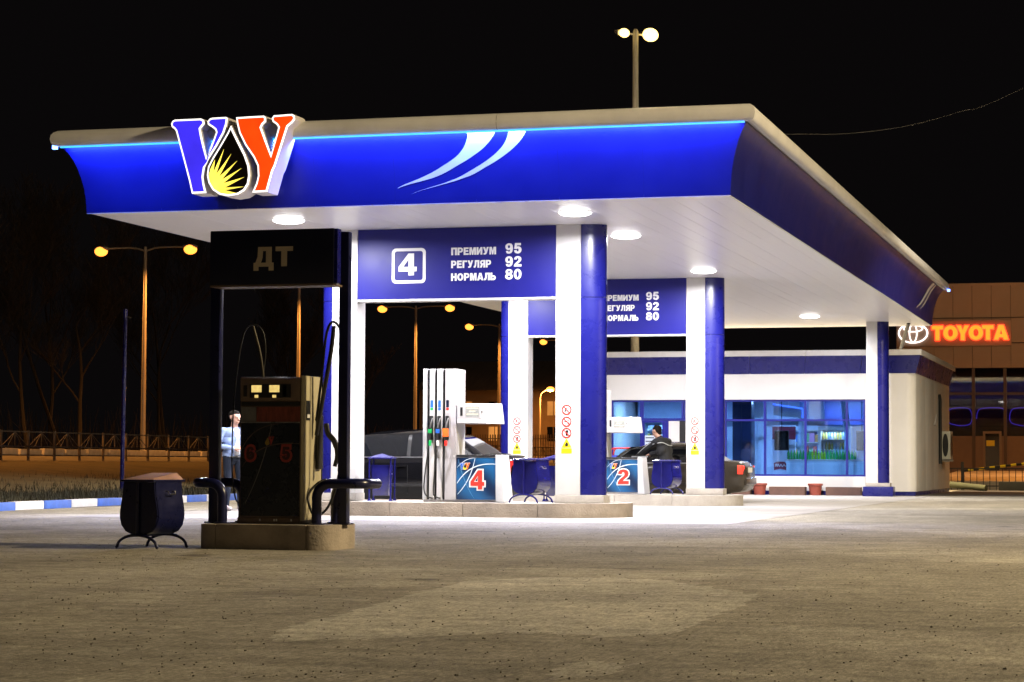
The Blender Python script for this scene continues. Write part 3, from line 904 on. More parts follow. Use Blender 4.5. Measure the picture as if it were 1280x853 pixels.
# ------------------------------------------------------------------ columns
M_stick = mat('sticker_white', (0.8, 0.78, 0.78), 0.4)
def column(u_out, u_in, u_round, v, ztop, label, stickers=None, base=0.231, round_joint=3.6):
    """white box from u_out to u_in with a blue half round on the outer side reaching u_round"""
    cu = (u_in + u_out) / 2
    root = empty('column', (cu, v + .21, base), label=label, cat='column', group='canopy columns')
    s = 1 if u_round > u_in else -1
    dep = 0.42
    lo, hi = min(u_out, u_in), max(u_out, u_in)
    MB().box(lo, hi, v, v + dep, base + .125, ztop).build('white_casing', M_white, root, bevel=.006, world=True)
    mx = [lo, hi, u_round]
    MB().box(min(mx) - .01, max(mx) + .01, v - .012, v + dep + .012, base - .005, base + .124).build('plinth', M_concrete, root, bevel=.01, world=True)
    w_ = abs(u_round - u_in)
    for (z0, z1) in ((base + .125, round_joint - .004), (round_joint + .004, ztop)):
        mb = MB()
        pts = []
        for k in range(15):
            a = -90 + 180 * k / 14
            pts.append((u_in + s * (.003 + w_ * math.cos(R(a)) ** 0.8 if abs(a) < 89.9 else .003), v + .012 + (dep - .024) / 2 * (1 + math.sin(R(a)))))
        for z in (z0, z1):
            for p in pts: mb.v.append((p[0], p[1], z))
        n = len(pts)
        for k in range(n - 1): mb.f.append((k, k + 1, n + k + 1, n + k))
        mb.f.append((n - 1, 0, n, 2 * n - 1))
        mb.f.append(tuple(range(n))); mb.f.append(tuple(range(n, 2 * n)))
        mb.build('blue_casing', M_blue, root, world=True, smooth=R(50))
    if stickers:
        su, zs = stickers
        r = .083
        for i, z in enumerate(zs[:3]):
            d = MB().prism([ell(su, z, r, r)], v - .0035, v - .0005).build('sticker', M_stick, root, world=True)
            MB().prism([ell(su, z, r, r), ell(su, z, r * .76, r * .76)], v - .007, v - .004).build('red_ring', M_red, d, world=True)
            gl = MB()
            if i == 0:
                gl.prism([[(su - .04, z - .035), (su - .015, z - .035), (su + .005, z + .03), (su - .005, z + .045), (su - .025, z + .01)]], v - .006, v - .004)
                gl.prism([[(su + .01, z - .04), (su + .03, z - .04), (su + .02, z + .0)]], v - .006, v - .004)
            elif i == 1:
                gl.prism([[(su - .045, z - .004), (su + .045, z + .012), (su + .045, z + .024), (su - .045, z + .008)]], v - .006, v - .004)
                gl.prism([[(su + .02, z - .03), (su + .045, z - .03), (su + .045, z - .012), (su + .02, z - .012)]], v - .006, v - .004)
            else:
                gl.prism([[(su - .015, z - .045), (su + .02, z - .045), (su + .03, z + .04), (su + .002, z + .05), (su - .02, z + .02)]], v - .006, v - .004)
            gl.build('pictogram', M_black, d, world=True)
            MB().prism([[(su - .058, z + .048), (su - .048, z + .058), (su + .058, z - .048), (su + .048, z - .058)]], v - .0095, v - .0072).build('red_bar', M_red, d, world=True)
        z = zs[3]
        t = MB().prism([[(su - .083, z - .03), (su + .083, z - .03), (su, z + .125)]], v - .0035, v - .0005).build('warning_sticker', M_yellow, root, world=True)
        MB().prism([[(su - .022, z - .01), (su + .022, z - .01), (su + .026, z + .03), (su + .006, z + .062), (su - .02, z + .03)]], v - .006, v - .004).build('flame_mark', M_black, t, world=True)
        MB().prism([[(su - .088, z - .125), (su + .088, z - .125), (su + .088, z - .042), (su - .088, z - .042)]], v - .0035, v - .0005).build('warning_sticker', M_yellow, root, world=True)
column(-9.355, -8.936, -8.545, C1, 4.81, 'nearest white and blue column right of the board numbered four', (-9.165, (1.75, 1.555, 1.37, 1.16)))
column(-12.828, -13.272, -13.49, C1, 4.81, 'white and blue column just behind the dark diesel post')
column(-9.352, -8.957, -8.58, C2, 4.81, 'white and blue column between pump 2 and the shop window', (-9.17, (1.77, 1.58, 1.39, 1.19)))
column(-12.828, -13.26, -13.475, C2, 4.81, 'white and blue column behind the round bellied bin near pump 4', (-13.06, (1.77, 1.58, 1.39, 1.19)))
# far column by the shop with blue foot
fc = empty('column', (-7.1, C3 + .3, 0), label='slim white and blue column with blue foot in front of the shop corner', cat='column', group='canopy columns')
MB().box(-7.42, -7.118, C3, C3 + .42, .37, 4.81).build('white_casing', M_white, fc, bevel=.006, world=True)
mb = MB()
pts = [(-7.115 + .29 * max(0, math.cos(R(-90 + 12 * k))) ** .8, C3 + .012 + .198 * (1 + math.sin(R(-90 + 12 * k)))) for k in range(16)]
for z in (.37, 4.81):
    for p in pts: mb.v.append((p[0], p[1], z))
for k in range(15): mb.f.append((k, k + 1, 16 + k + 1, 16 + k))
mb.f.append((15, 0, 16, 31)); mb.f.append(tuple(range(16))); mb.f.append(tuple(range(16, 32)))
mb.build('blue_casing', M_blue, fc, world=True, smooth=R(50))
MB().box(-7.45, -6.79, C3 - .02, C3 + .44, .27, .369).build('plinth', M_concrete, fc, bevel=.01, world=True)
MB().box(-7.52, -6.70, C3 - .08, C3 + .50, -.01, .269).build('foot', M_blue, fc, bevel=.015, world=True)

# ------------------------------------------------------------------ price boards
def board(v, num, label, zb):
    root = empty('price_board', (-11.09, v, zb), label=label, cat='sign', group='blue fuel boards between columns')
    MB().box(-12.822, -9.362, v + .003, v + .30, zb + .012, 4.797).build('board_panel', M_signblue, root, bevel=.01, world=True)
    MB().box(-12.822, -9.362, v - .004, v + .306, zb - .022, zb + .011).build('bottom_rail', M_white, root, bevel=.004, world=True)
    MB().prism([rrect(-12.212, -11.613, 3.877, 4.469, .075), rrect(-12.162, -11.663, 3.927, 4.419, .04)], v - .004, v + .002).build('number_frame', M_letter, root, world=True)
    text(num, -12.09, -11.77, 4.01, .37, v).build('number', M_letter, root, world=True)
    for s, x1, z, n2 in (('ПРЕМИУМ', -10.386, 4.335, '95'), ('РЕГУЛЯР', -10.470, 4.118, '92'), ('НОРМАЛЬ', -10.386, 3.905, '80')):
        text(s, -11.165, x1, z, .125, v).build('lettering', M_letter, root, world=True)
        text(n2, -10.225, -9.945, z + .005, .175, v).build('octane_number', M_letter, root, world=True)
board(C1 + .0, '4', 'blue fuel price board with a framed number 4', 3.60)
board(C2 + .0, '2', 'second blue fuel price board, partly hidden behind the nearest right column', 3.60)

# ------------------------------------------------------------------ fuel pumps 4 and 2
M_disp = mat('display_grey', (0.30, 0.31, 0.30), 0.25, var=0.15, vscale=20)
M_sidegrey = mat('pump_shade_grey', (0.40, 0.385, 0.40), 0.35, var=0.1, vscale=6)
def mini_logo(root, x, z, y, s):
    for P, m in ((VP_, M_nblue), (YP_, M_orange), (DP_, M_yellow)):
        Q = [(x + (p[0] - 600) * s, z - (p[1] - 420) * s) for p in P]
        MB().prism([offset_poly(Q, -.0045)], y - .002, y + .001).build('logo_mark', M_letter, root)
        MB().prism([Q], y - .0045, y - .0021).build('logo_mark', m, root)
        if m is M_yellow:
            MB().prism([[(x + (p[0] - 600) * s * .7 + .006, z - (p[1] - 420) * s * .7 + .012) for p in P]], y - .0065, y - .0046).build('logo_mark', M_black, root)
def make_pump(num, label):
    t = empty('fuel_pump', (0, 0, 0), label=label, cat='fuel pump', group='white three hose fuel pumps')
    y0, y1 = -.27, .25
    MB().box(-.72, .66, y0 + .03, y1 - .02, -.01, .03).build('base', M_pumpgrey, t, bevel=.006)
    # hose tower: back body with four white ribs and black channels
    MB().box(-.718, -.142, y0 + .10, y1, .03, 2.20).build('tower', M_pumpwhite, t, bevel=.012)
    ribs = ((-.72, -.655), (-.605, -.525), (-.475, -.385), (-.335, -.14))
    for a, b in ribs:
        MB().box(a, b, y0, y0 + .099, .03, 2.205).build('rib', M_sidegrey if b > -.2 else M_pumpwhite, t, bevel=.008)
    for a, b in ((-.655, -.605), (-.525, -.475), (-.385, -.335)):
        MB().box(a + .001, b - .001, y0 + .07, y0 + .098, .03, 2.19).build('hose_channel', M_black, t)
    for i, (xc, m, ltop) in enumerate(((-.565, M_green, M_nblue), (-.43, M_nblue, M_nblue), (-.29, M_orange, M_red))):
        MB().box(xc - .026, xc + .026, y0 - .004, y0 - .0005, 1.47, 1.68).build('grade_label', M_letter, t)
        MB().box(xc - .024, xc + .024, y0 - .006, y0 - .0045, 1.56, 1.68).build('grade_label', M_nblue if i < 2 else M_dtnavy, t)
        MB().box(xc - .024, xc + .024, y0 - .006, y0 - .0045, 1.51, 1.555).build('grade_label', (M_green, M_nblue, M_red)[i], t)
        # holster and nozzle
        MB().box(xc - .03, xc + .03, y0 - .03, y0 - .001, 1.02, 1.42).build('holster', M_black, t, bevel=.01)
        nz = MB().tube([(xc - .02, y0 - .06, 1.02), (xc - .015, y0 - .085, 1.12), (xc, y0 - .09, 1.22)], [.022, .032, .028], 10).build('nozzle', M_black, t)
        MB().tube([(xc, y0 - .09, 1.22), (xc + .012, y0 - .08, 1.30), (xc + .03, y0 - .05, 1.38)], [.014, .012, .011], 8).build('spout', M_steel, nz)
        if m is M_orange:
            MB().box(xc - .052, xc + .045, y0 - .125, y0 - .07, 1.07, 1.21).build('nozzle_cover', m, nz, bevel=.014)
        else:
            MB().box(xc - .032, xc + .030, y0 - .118, y0 - .075, 1.13, 1.20).build('nozzle_cover', m, nz, bevel=.012)
        MB().box(xc - .022, xc + .022, y0 - .105, y0 - .07, .92, 1.01).build('nozzle_grip', (M_green, M_letter, M_red)[i], nz, bevel=.01)
        xe = xc - .10 + .045 * i
        pth = [(xc - .02, y0 - .08, .95), (xc - .045, y0 - .085, .75), (xc - .085 + .03 * i, y0 - .09, .45), (xc - .10 + .03 * i, y0 - .09, .2), (xc - .06, y0 - .09, .10), (xc + .0, y0 - .05, .06), (xc + .03, y0 + .04, .05)]
        if i == 2:
            pth = [(xc - .02, y0 - .08, .95), (xc - .04, y0 - .06, .7), (xc - .06, y0 - .02, .4), (xc - .07, y0 + .04, .1)]
        sp = []
        for k in range(len(pth) - 1):
            a, b, c, d = [Vector(pth[min(max(j, 0), len(pth) - 1)]) for j in (k - 1, k, k + 1, k + 2)]
            for q in range(5):
                tt = q / 5
                sp.append(0.5 * (2 * b + (c - a) * tt + (2 * a - 5 * b + 4 * c - d) * tt * tt + (3 * b - a - 3 * c + d) * tt ** 3))
        sp.append(Vector(pth[-1]))
        MB().tube(sp, .012, 8).build('hose', M_rubber, t)
    MB().box(-.20, -.165, y0 - .006, y0 - .0005, 1.58, 1.66).build('plate', M_letter, t)
    MB().box(-.185, -.155, y0 - .006, y0 - .0005, .73, .77).build('plate', M_letter, t)
    # display head
    hd = MB().hexa([(-.125, y0 - .02, 1.29), (.385, y0 - .02, 1.29), (.545, y1 + .02, 1.29), (-.125, y1 + .02, 1.29),
                    (-.125, y0 - .02, 1.62), (.345, y0 - .02, 1.61), (.50, y1 + .02, 1.635), (-.125, y1 + .02, 1.635)]).build('display_head', M_pumpwhite, t, bevel=.02)
    MB().box(-.105, .30, y0 - .027, y0 - .0205, 1.375, 1.59).build('display_panel', M_pumpgrey, hd)
    sc_ = MB().box(.03, .27, y0 - .031, y0 - .0275, 1.40, 1.57).build('display', M_disp, hd)
    for k, (a, b) in enumerate(((.05, .25), (.09, .20), (.05, .25))):
        MB().box(a, b, y0 - .034, y0 - .0315, 1.535 - .05 * k, 1.553 - .05 * k).build('readout', mat('readout', (0.62, 0.58, 0.42), 0.3), hd)
    MB().box(-.06, -.02, y0 - .031, y0 - .0275, 1.42, 1.56).build('keypad', M_black, hd)
    MB().box(-.10, .26, y0 - .045, y0 - .021, 1.30, 1.37).build('lip', M_pumpwhite, hd, bevel=.006)
    MB().box(.305, .32, y0 - .027, y0 - .0205, 1.47, 1.50).build('button', M_black, hd)
    # skirt with print
    sk = MB().hexa([(-.135, y0 + .01, .03), (.585, y0 + .01, .03), (.585, y1, .03), (-.135, y1, .03), (-.135, y0 + .01, .74), (.54, y0 + .01, .74), (.54, y1, .74), (-.135, y1, .74)]).build('skirt', M_pumpgrey, t, bevel=.006)
    MB().prism([[(-.13, .035), (.583, .035), (.545, .725), (-.13, .725)]], y0 + .003, y0 + .009).build('printed_panel', M_print4, sk)
    MB().box(-.13, .56, y0 - .01, y1 + .01, .742, .775).build('worktop', M_black, sk, bevel=.006)
    yl = y0 + .0012
    def bez(a, b, c, n=18):
        return [((1 - q / n) ** 2 * a[0] + 2 * (1 - q / n) * (q / n) * b[0] + (q / n) ** 2 * c[0], (1 - q / n) ** 2 * a[1] + 2 * (1 - q / n) * (q / n) * b[1] + (q / n) ** 2 * c[1]) for q in range(n + 1)]
    MB().ribbon(bez((.19, .72), (.12, .35), (-.11, .12)), .014, yl).build('print_line', M_line, sk)
    MB().ribbon(bez((-.12, .30), (.10, .66), (.545, .62)), .018, yl - .001).build('print_line', M_line, sk)
    MB().ribbon(bez((-.12, .56), (.02, .72), (.18, .72)), .010, yl - .002).build('print_line', M_line, sk)
    MB().ribbon(bez((-.10, .70), (.0, .3), (.18, .05)), .007, yl - .003).build('print_line', mat('print_line_blue', (0.12, 0.3, 0.5), 0.4), sk)
    mini_logo(sk, .02, .585, yl - .004, .000165)
    text(num, .115, .355, .205, .315, y0 + .0005, .003, grow=.024).build('number_outline', M_letter, sk)
    text(num, .115, .355, .205, .315, y0 - .003, .003).build('number', M_red, sk)
    # slanting white end panel
    MB().hexa([(.552, y0 - .015, .0), (.70, y0 - .015, .0), (.70, y1 + .01, .0), (.592, y1 + .01, .0), (.546, y0 - .015, .775), (.625, y0 - .015, .775), (.625, y1 + .01, .775), (.546, y1 + .01, .775)]).build('end_panel', M_pumpwhite, t, bevel=.012)
    MB().box(.3, .66, y1 - .03, y1, .776, .80).build('rail', M_steel, t)
    return t
p4 = make_pump('4', 'white fuel pump with a red 4, left of the nearest right column')
p4.location = (-10.90, C1 + .20, .231)
p2 = make_pump('2', 'white fuel pump with a red 2, partly behind the nearest right column')
p2.location = (-10.93, C2 + .20, .231)

# ------------------------------------------------------------------ diesel pump (6 and 5) in its dark portal
dp = empty('diesel_pump', (-8.55, 21.5, .25), label='dark diesel pump with two lit yellow displays and red numbers 6 and 5', cat='fuel pump')
x0, x1, yf, yb = -8.925, -8.262, 21.25, 21.75
def W(mb, name, m, parent=dp, **k): return mb.build(name, m, parent, world=True, **k)
W(MB().box(x0, x1, yf, yb, .31, 1.74), 'cabinet', M_brownmetal, bevel=.01)
W(MB().box(x1 + .002, x1 + .03, yf - .01, yb + .005, .28, 1.752), 'side_panel', M_cream, bevel=.006)
W(MB().box(x0 - .02, x1 - .002, yf - .012, yb, .25, .309), 'base', M_brownmetal, bevel=.008)
hdr = W(MB().box(x0 + .01, x1 - .004, yf - .035, yf - .001, 1.495, 1.73), 'header', M_brownmetal, bevel=.012)
W(MB().box(x0 + .115, x1 - .10, yf - .040, yf - .0355, 1.528, 1.665), 'display_panel', M_black, hdr)
M_lcd = emat('lcd_yellow', (1.0, 0.72, 0.22), 0.85, (0.3, 0.25, 0.1), 0.2, 30)
for k in (0, 1):
    bx = x0 + .135 + k * .195
    W(MB().box(bx, bx + .11, yf - .044, yf - .0405, 1.583, 1.655), 'lit_display', M_lcd, hdr)
    W(MB().box(bx + .035, bx + .075, yf - .044, yf - .0405, 1.527, 1.556), 'lit_display', M_lcd, hdr)
for bx in (x0 + .045, x0 + .045 + .43):
    W(MB().box(bx, bx + .04, yf - .040, yf - .0355, 1.54, 1.655), 'keypad', M_black, hdr)
W(MB().box(x0 + .01, x1 - .01, yf - .008, yf - .001, 1.445, 1.485), 'slot', M_black)
W(MB().box(x0 + .01, x0 + .175, yf - .008, yf - .001, 1.285, 1.435), 'notice', mat('notice_grey', (0.16, 0.16, 0.17), 0.5, var=0.2, vscale=30))
W(MB().box(x0 + .18, x1 - .01, yf - .008, yf - .001, 1.285, 1.435), 'poster', mat('poster_red', (0.20, 0.045, 0.03), 0.4, var=0.5, vscale=14, stretch=(3, 1, .6)))
W(MB().box(x0 + .01, x1 - .01, yf - .012, yf - .009, 1.272, 1.281), 'trim', M_steel)
pn = W(MB().box(x0 + .012, x1 - .012, yf - .008, yf - .001, .325, 1.27), 'printed_panel', M_pumpdark)
def bez3(a, b, c, n=20):
    return [((1 - q / n) ** 2 * a[0] + 2 * (1 - q / n) * (q / n) * b[0] + (q / n) ** 2 * c[0], (1 - q / n) ** 2 * a[1] + 2 * (1 - q / n) * (q / n) * b[1] + (q / n) ** 2 * c[1]) for q in range(n + 1)]
M_dline = mat('dark_print_line', (0.20, 0.19, 0.18), 0.4)
W(MB().ribbon(bez3((-8.58, 1.26), (-8.65, .85), (-8.86, .45)), .008, yf - .010), 'print_line', M_dline, pn)
W(MB().ribbon(bez3((-8.90, .82), (-8.72, 1.1), (-8.275, 1.06)), .012, yf - .011), 'print_line', mat('print_line_dull', (0.10, 0.07, 0.06), 0.4), pn)
W(MB().ribbon(bez3((-8.90, 1.0), (-8.80, 1.24), (-8.5, 1.262)), .010, yf - .0115), 'print_line', mat('print_line_dull', (0.10, 0.07, 0.06), 0.4), pn)
for s, a in (('6', -8.865), ('5', -8.475)):
    W(text(s, a, a + .115, .88, .165, yf - .009, .002, grow=.010), 'number_outline', M_redoutline, pn)
    W(text(s, a + .012, a + .103, .895, .135, yf - .0115, .002), 'number', mat('number_dark_red', (0.05, 0.012, 0.012), 0.5), pn)
Qs = [(-8.615 + (p[0] - 600) * .00013, 1.09 - (p[1] - 420) * .00013) for p in YP_]
W(MB().prism([Qs], yf - .012, yf - .0085), 'logo_mark', M_redoutline, pn)
Qs = [(-8.62 + (p[0] - 600) * .00013, 1.09 - (p[1] - 420) * .00013) for p in DP_]
W(MB().prism([Qs], yf - .012, yf - .0085), 'logo_mark', mat('dull_yellow', (0.3, 0.2, 0.03), 0.5), pn)  # darker yellow than the other pump logos
for k in (-8.70, -8.545, -8.52, -8.36):
    W(MB().box(k, k + .014, yf - .02, yf - .0125, .275, .297), 'bolt', M_letter)
W(MB().box(x1 + .0305, x1 + .036, yf + .06, yf + .16, 1.30, 1.50), 'side_plate', M_black)
W(MB().box(x1 + .0365, x1 + .04, yf + .07, yf + .15, 1.325, 1.36), 'side_label', M_letter)
W(MB().box(x1 + .031, x1 + .07, yf + .33, yf + .46, .80, 1.36), 'holster', M_black, bevel=.015)
W(MB().box(x0 - .05, x0 - .001, yf + .25, yf + .38, .80, 1.30), 'holster', M_black, bevel=.015)
# hoses with their mast arms
def smoothp(P, n=6):
    sp = []
    for k in range(len(P) - 1):
        a, b, c, d = [Vector(P[min(max(j, 0), len(P) - 1)]) for j in (k - 1, k, k + 1, k + 2)]
        for q in range(n):
            t = q / n
            sp.append(0.5 * (2 * b + (c - a) * t + (2 * a - 5 * b + 4 * c - d) * t * t + (3 * b - a - 3 * c + d) * t ** 3))
    sp.append(Vector(P[-1]))
    return sp
W(MB().tube(smoothp([(-8.19, 21.5, 1.15), (-8.12, 21.5, 1.55), (-8.04, 21.5, 2.0), (-8.01, 21.5, 2.27)]), .022, 10), 'hose_mast', M_black)
W(MB().tube(smoothp([(-8.20, 21.52, 1.30), (-8.14, 21.5, 1.75), (-8.09, 21.48, 2.15), (-8.03, 21.47, 2.30), (-7.95, 21.46, 2.27), (-7.90, 21.46, 2.1), (-7.885, 21.46, 1.6), (-7.89, 21.46, 1.1), (-7.93, 21.44, .70), (-8.02, 21.40, .42), (-8.14, 21.36, .33), (-8.20, 21.33, .45), (-8.21, 21.36, .56), (-8.14, 21.42, .66), (-8.05, 21.44, .70)]), .0135, 10), 'hose', M_rubber)
nzr = W(MB().tube(smoothp([(-8.13, 21.62, 1.27), (-8.10, 21.60, 1.17), (-8.02, 21.58, 1.08), (-7.99, 21.57, .95), (-8.01, 21.56, .83)]), [.02] + [.03] * 14 + [.022] * 10, 8), 'nozzle', M_black)
W(MB().tube(smoothp([(-8.80, 21.55, 1.74), (-8.84, 21.55, 2.0), (-8.92, 21.55, 2.28)]), .013, 8), 'hose_mast', mat('mast_grey', (0.05, 0.042, 0.03), 0.4, metal=.5))
W(MB().tube(smoothp([(-8.84, 21.6, 1.7), (-8.80, 21.6, 2.0), (-8.83, 21.6, 2.22), (-8.92, 21.58, 2.30), (-9.02, 21.56, 2.22), (-9.08, 21.54, 1.9), (-9.11, 21.5, 1.4), (-9.10, 21.46, .8), (-9.05, 21.44, .5), (-8.99, 21.43, .47), (-8.965, 21.44, .62), (-8.97, 21.46, .9)]), .0075, 8), 'hose', M_rubber)
W(MB().tube(smoothp([(-8.955, 21.5, 1.05), (-8.985, 21.48, .98), (-8.985, 21.47, .88)]), .028, 8), 'nozzle', M_black)

pt = empty('sign_portal', (-8.5, 21.4, .25), label='dark portal frame holding a navy board lettered in Cyrillic above the diesel pump', cat='sign')
MB().box(-9.165, -7.825, 20.98, 21.09, 2.665, 3.22).build('board_panel', M_dtnavy, pt, bevel=.012, world=True)
MB().box(-9.16, -7.83, 20.985, 21.25, 2.645, 2.664).build('board_soffit', M_brownmetal, pt, world=True)
MB().box(-7.8245, -7.79, 20.99, 21.09, 2.67, 3.215).build('board_end', M_blue, pt, world=True)
text('ДТ', -8.685, -8.262, 2.845, .20, 20.978, .006).build('lettering', M_dtletter, pt, world=True)
for a in (-9.27, -7.865):
    MB().box(a, a + .10, 21.25, 21.35, .25, 3.21).build('post', M_navy, pt, bevel=.01, world=True)
    MB().box(a - .03, a + .13, 21.22, 21.38, .248, .262).build('post_foot', M_navy, pt, world=True)
MB().box(-9.17, -7.866, 21.26, 21.34, 3.10, 3.20).build('cross_bar', M_navy, pt, world=True)
MB().box(-9.17, -7.866, 21.26, 21.34, 2.68, 2.76).build('cross_bar', M_navy, pt, world=True)
for a in (-8.95, -8.05):
    MB().box(a - .04, a + .04, 21.09, 21.26, 2.95, 3.03).build('bracket', M_navy, pt, world=True)

def guard(s, xleg, xout, label):
    root = empty('pipe_guard', (xleg, 21.4, .25), label=label, cat='bumper guard', group='bent pipe guards of the diesel pump')
    P = [(xleg, 21.08, .25), (xleg, 21.08, .52)] + [(xleg + s * .14 * (1 - math.cos(R(a))), 21.08, .52 + .14 * math.sin(R(a))) for a in range(15, 91, 15)]
    r = .13
    P += [(xout - s * r, 21.08, .66)] + [(xout - s * r + s * r * math.sin(R(a)), 21.08 + r * (1 - math.cos(R(a))), .66) for a in range(15, 91, 15)]
    P += [(xout, 21.49, .66)] + [(xout - s * r * (1 - math.cos(R(a))), 21.49 + r * math.sin(R(a)), .66) for a in range(15, 91, 15)]
    P += [(xleg + s * .14, 21.62, .66)] + [(xleg + s * .14 * (1 - math.sin(R(a))), 21.62, .52 + .14 * math.cos(R(a))) for a in range(15, 91, 15)] + [(xleg, 21.62, .25)]
    MB().tube(P, .05, 14).build('pipe', M_navy, root, world=True)
    for y in (21.08, 21.62):
        MB().lathe([(.085, 0), (.085, .014), (.051, .016)], 20, (xleg, y, .25)).build('flange', M_navy, root, world=True)
guard(-1, -9.04, -9.36, 'dark pipe guard on the left end of the diesel island')
guard(1, -8.02, -7.53, 'dark pipe guard on the right end of the diesel island')

# ------------------------------------------------------------------ litter bins
def urn_profile():
    return [(.0, .135), (.09, .14), (.155, .165), (.205, .22), (.225, .29), (.224, .36), (.212, .43), (.197, .50), (.189, .57), (.187, .63)]
def make_bin(m, label):
    t = empty('litter_bin', (0, 0, 0), label=label, cat='litter bin', group='round bellied bins on arched feet')
    half = urn_profile()
    prof = [(x, z) for x, z in half] + [(-x, z) for x, z in half[::-1] if x > 0]
    L2 = .21
    MB().prism([offset_poly(prof, .004)], -L2, L2).build('end_plates', m, t, smooth=R(35))
    sk = MB()
    n = len(half)
    for y in (-L2 + .012, L2 - .012):
        for x, z in prof: sk.v.append((x * 1.02, y, .39 + (z - .39) * 1.01))
    k = len(prof)
    for i in range(k - 1):
        if i == n - 1: continue
        sk.f.append((i, i + 1, k + i + 1, k + i))
    sk.f.append((k - 1, 0, k, 2 * k - 1))
    sk.build('belly', m, t, smooth=R(50))
    MB().box(-.20, .20, -L2 - .03, L2 + .03, .632, .652).build('lid', m, t, bevel=.006)
    hb_ = .05 if m is M_navy else 0
    MB().add([(-.19, -L2 - .02, .653), (.19, -L2 - .02, .653), (.19, L2 + .02, .653), (-.19, L2 + .02, .653), (-.15, -L2 + .03, .667), (.15, -L2 + .03, .667), (.15, L2 - .03, .667 + hb_), (-.15, L2 - .03, .667 + hb_)],
             [(0, 3, 2, 1), (4, 5, 6, 7), (0, 1, 5, 4), (1, 2, 6, 5), (2, 3, 7, 6), (3, 0, 4, 7)]).build('lid_top', mat('bin_lid_warm_lit', (0.42, 0.24, 0.19), 0.5, var=0.35, vscale=5) if m is M_navy else m, t, bevel=.004)  # reddish lid top: warm light put into its colour
    for s in (-1, 1):
        y = s * (L2 + .018)
        MB().tube([(0, y, .118), (0, y, .63)], .014, 8).build('post', m, t)
        arch = [(.235 * math.cos(R(a)), y, .005 + .125 * math.sin(R(a)) ** .85) for a in range(5, 176, 10)]
        MB().tube([(.245, y, .012)] + arch + [(-.245, y, .012)], .014, 8).build('arched_foot', m, t)
    MB().tube([(0, -L2 - .018, .13), (0, L2 + .018, .13)], .012, 8).build('stretcher', m, t)
    hp = [(.195, -.05, .545), (.225, -.05, .54), (.235, -.045, .515), (.235, .045, .515), (.225, .05, .54), (.195, .05, .545)]
    MB().tube(hp, .007, 6).build('handle', M_steel, t)
    return t
b = make_bin(M_navy, 'dark litter bin standing on the asphalt left of the diesel island')
b.location = (-9.66, 20.75, 0); b.rotation_euler = (0, 0, R(-13)); b.scale = (1.06,) * 3
b = make_bin(M_binblue, 'round bellied blue bin right of pump 4')
b.location = (-9.55, 34.75, .231); b.rotation_euler = (0, 0, R(-14)); b.scale = (1.08,) * 3
b = make_bin(M_binblue, 'round bellied blue bin right of pump 2, before the bending man')
b.location = (-9.60, 45.55, .231); b.rotation_euler = (0, 0, R(-14)); b.scale = (1.08,) * 3

def make_box_bin(label):
    t = empty('litter_bin', (0, 0, 0), label=label, cat='litter bin', group='square blue bins with pyramid lids')
    MB().hexa([(-.135, -.135, .09), (.135, -.135, .09), (.135, .135, .09), (-.135, .135, .09), (-.160, -.160, .60), (.160, -.160, .60), (.160, .160, .60), (-.160, .160, .60)]).build('bucket', M_binblue, t, bevel=.008)
    for sx in (-1, 1):
        for sy in (-1, 1):
            MB().box(sx * .180 - .011, sx * .180 + .011, sy * .180 - .011, sy * .180 + .011, .0, .70).build('leg', M_binblue, t)
            MB().hexa([(sx * .180 - .035, sy * .180 - .03, 0), (sx * .180 + .035, sy * .180 - .03, 0), (sx * .180 + .035, sy * .180 + .03, 0), (sx * .180 - .035, sy * .180 + .03, 0), (sx * .180 - .012, sy * .180 - .012, .045), (sx * .180 + .012, sy * .180 - .012, .045), (sx * .180 + .012, sy * .180 + .012, .045), (sx * .180 - .012, sy * .180 + .012, .045)]).build('foot', M_binblue, t)
        MB().box(sx * .157 - .014, sx * .157 + .014, -.012, .012, .44, .465).build('pivot', M_steel, t)
    MB().box(-.21, .21, -.21, .21, .70, .722).build('lid_rim', M_binblue, t, bevel=.004)
    MB().add([(-.21, -.21, .723), (.21, -.21, .723), (.21, .21, .723), (-.21, .21, .723), (0, 0, .79)], [(0, 1, 4), (1, 2, 4), (2, 3, 4), (3, 0, 4), (3, 2, 1, 0)]).build('lid', M_binblue, t, smooth=R(5))
    return t
b = make_box_bin('square blue bin with pyramid lid left of pump 4 before the black car')
b.location = (-12.29, 35.35, .231); b.rotation_euler = (0, 0, R(8))
b = make_box_bin('square blue bin with pyramid lid behind the round bellied bin')
b.location = (-9.62, 36.6, .231); b.rotation_euler = (0, 0, R(8))

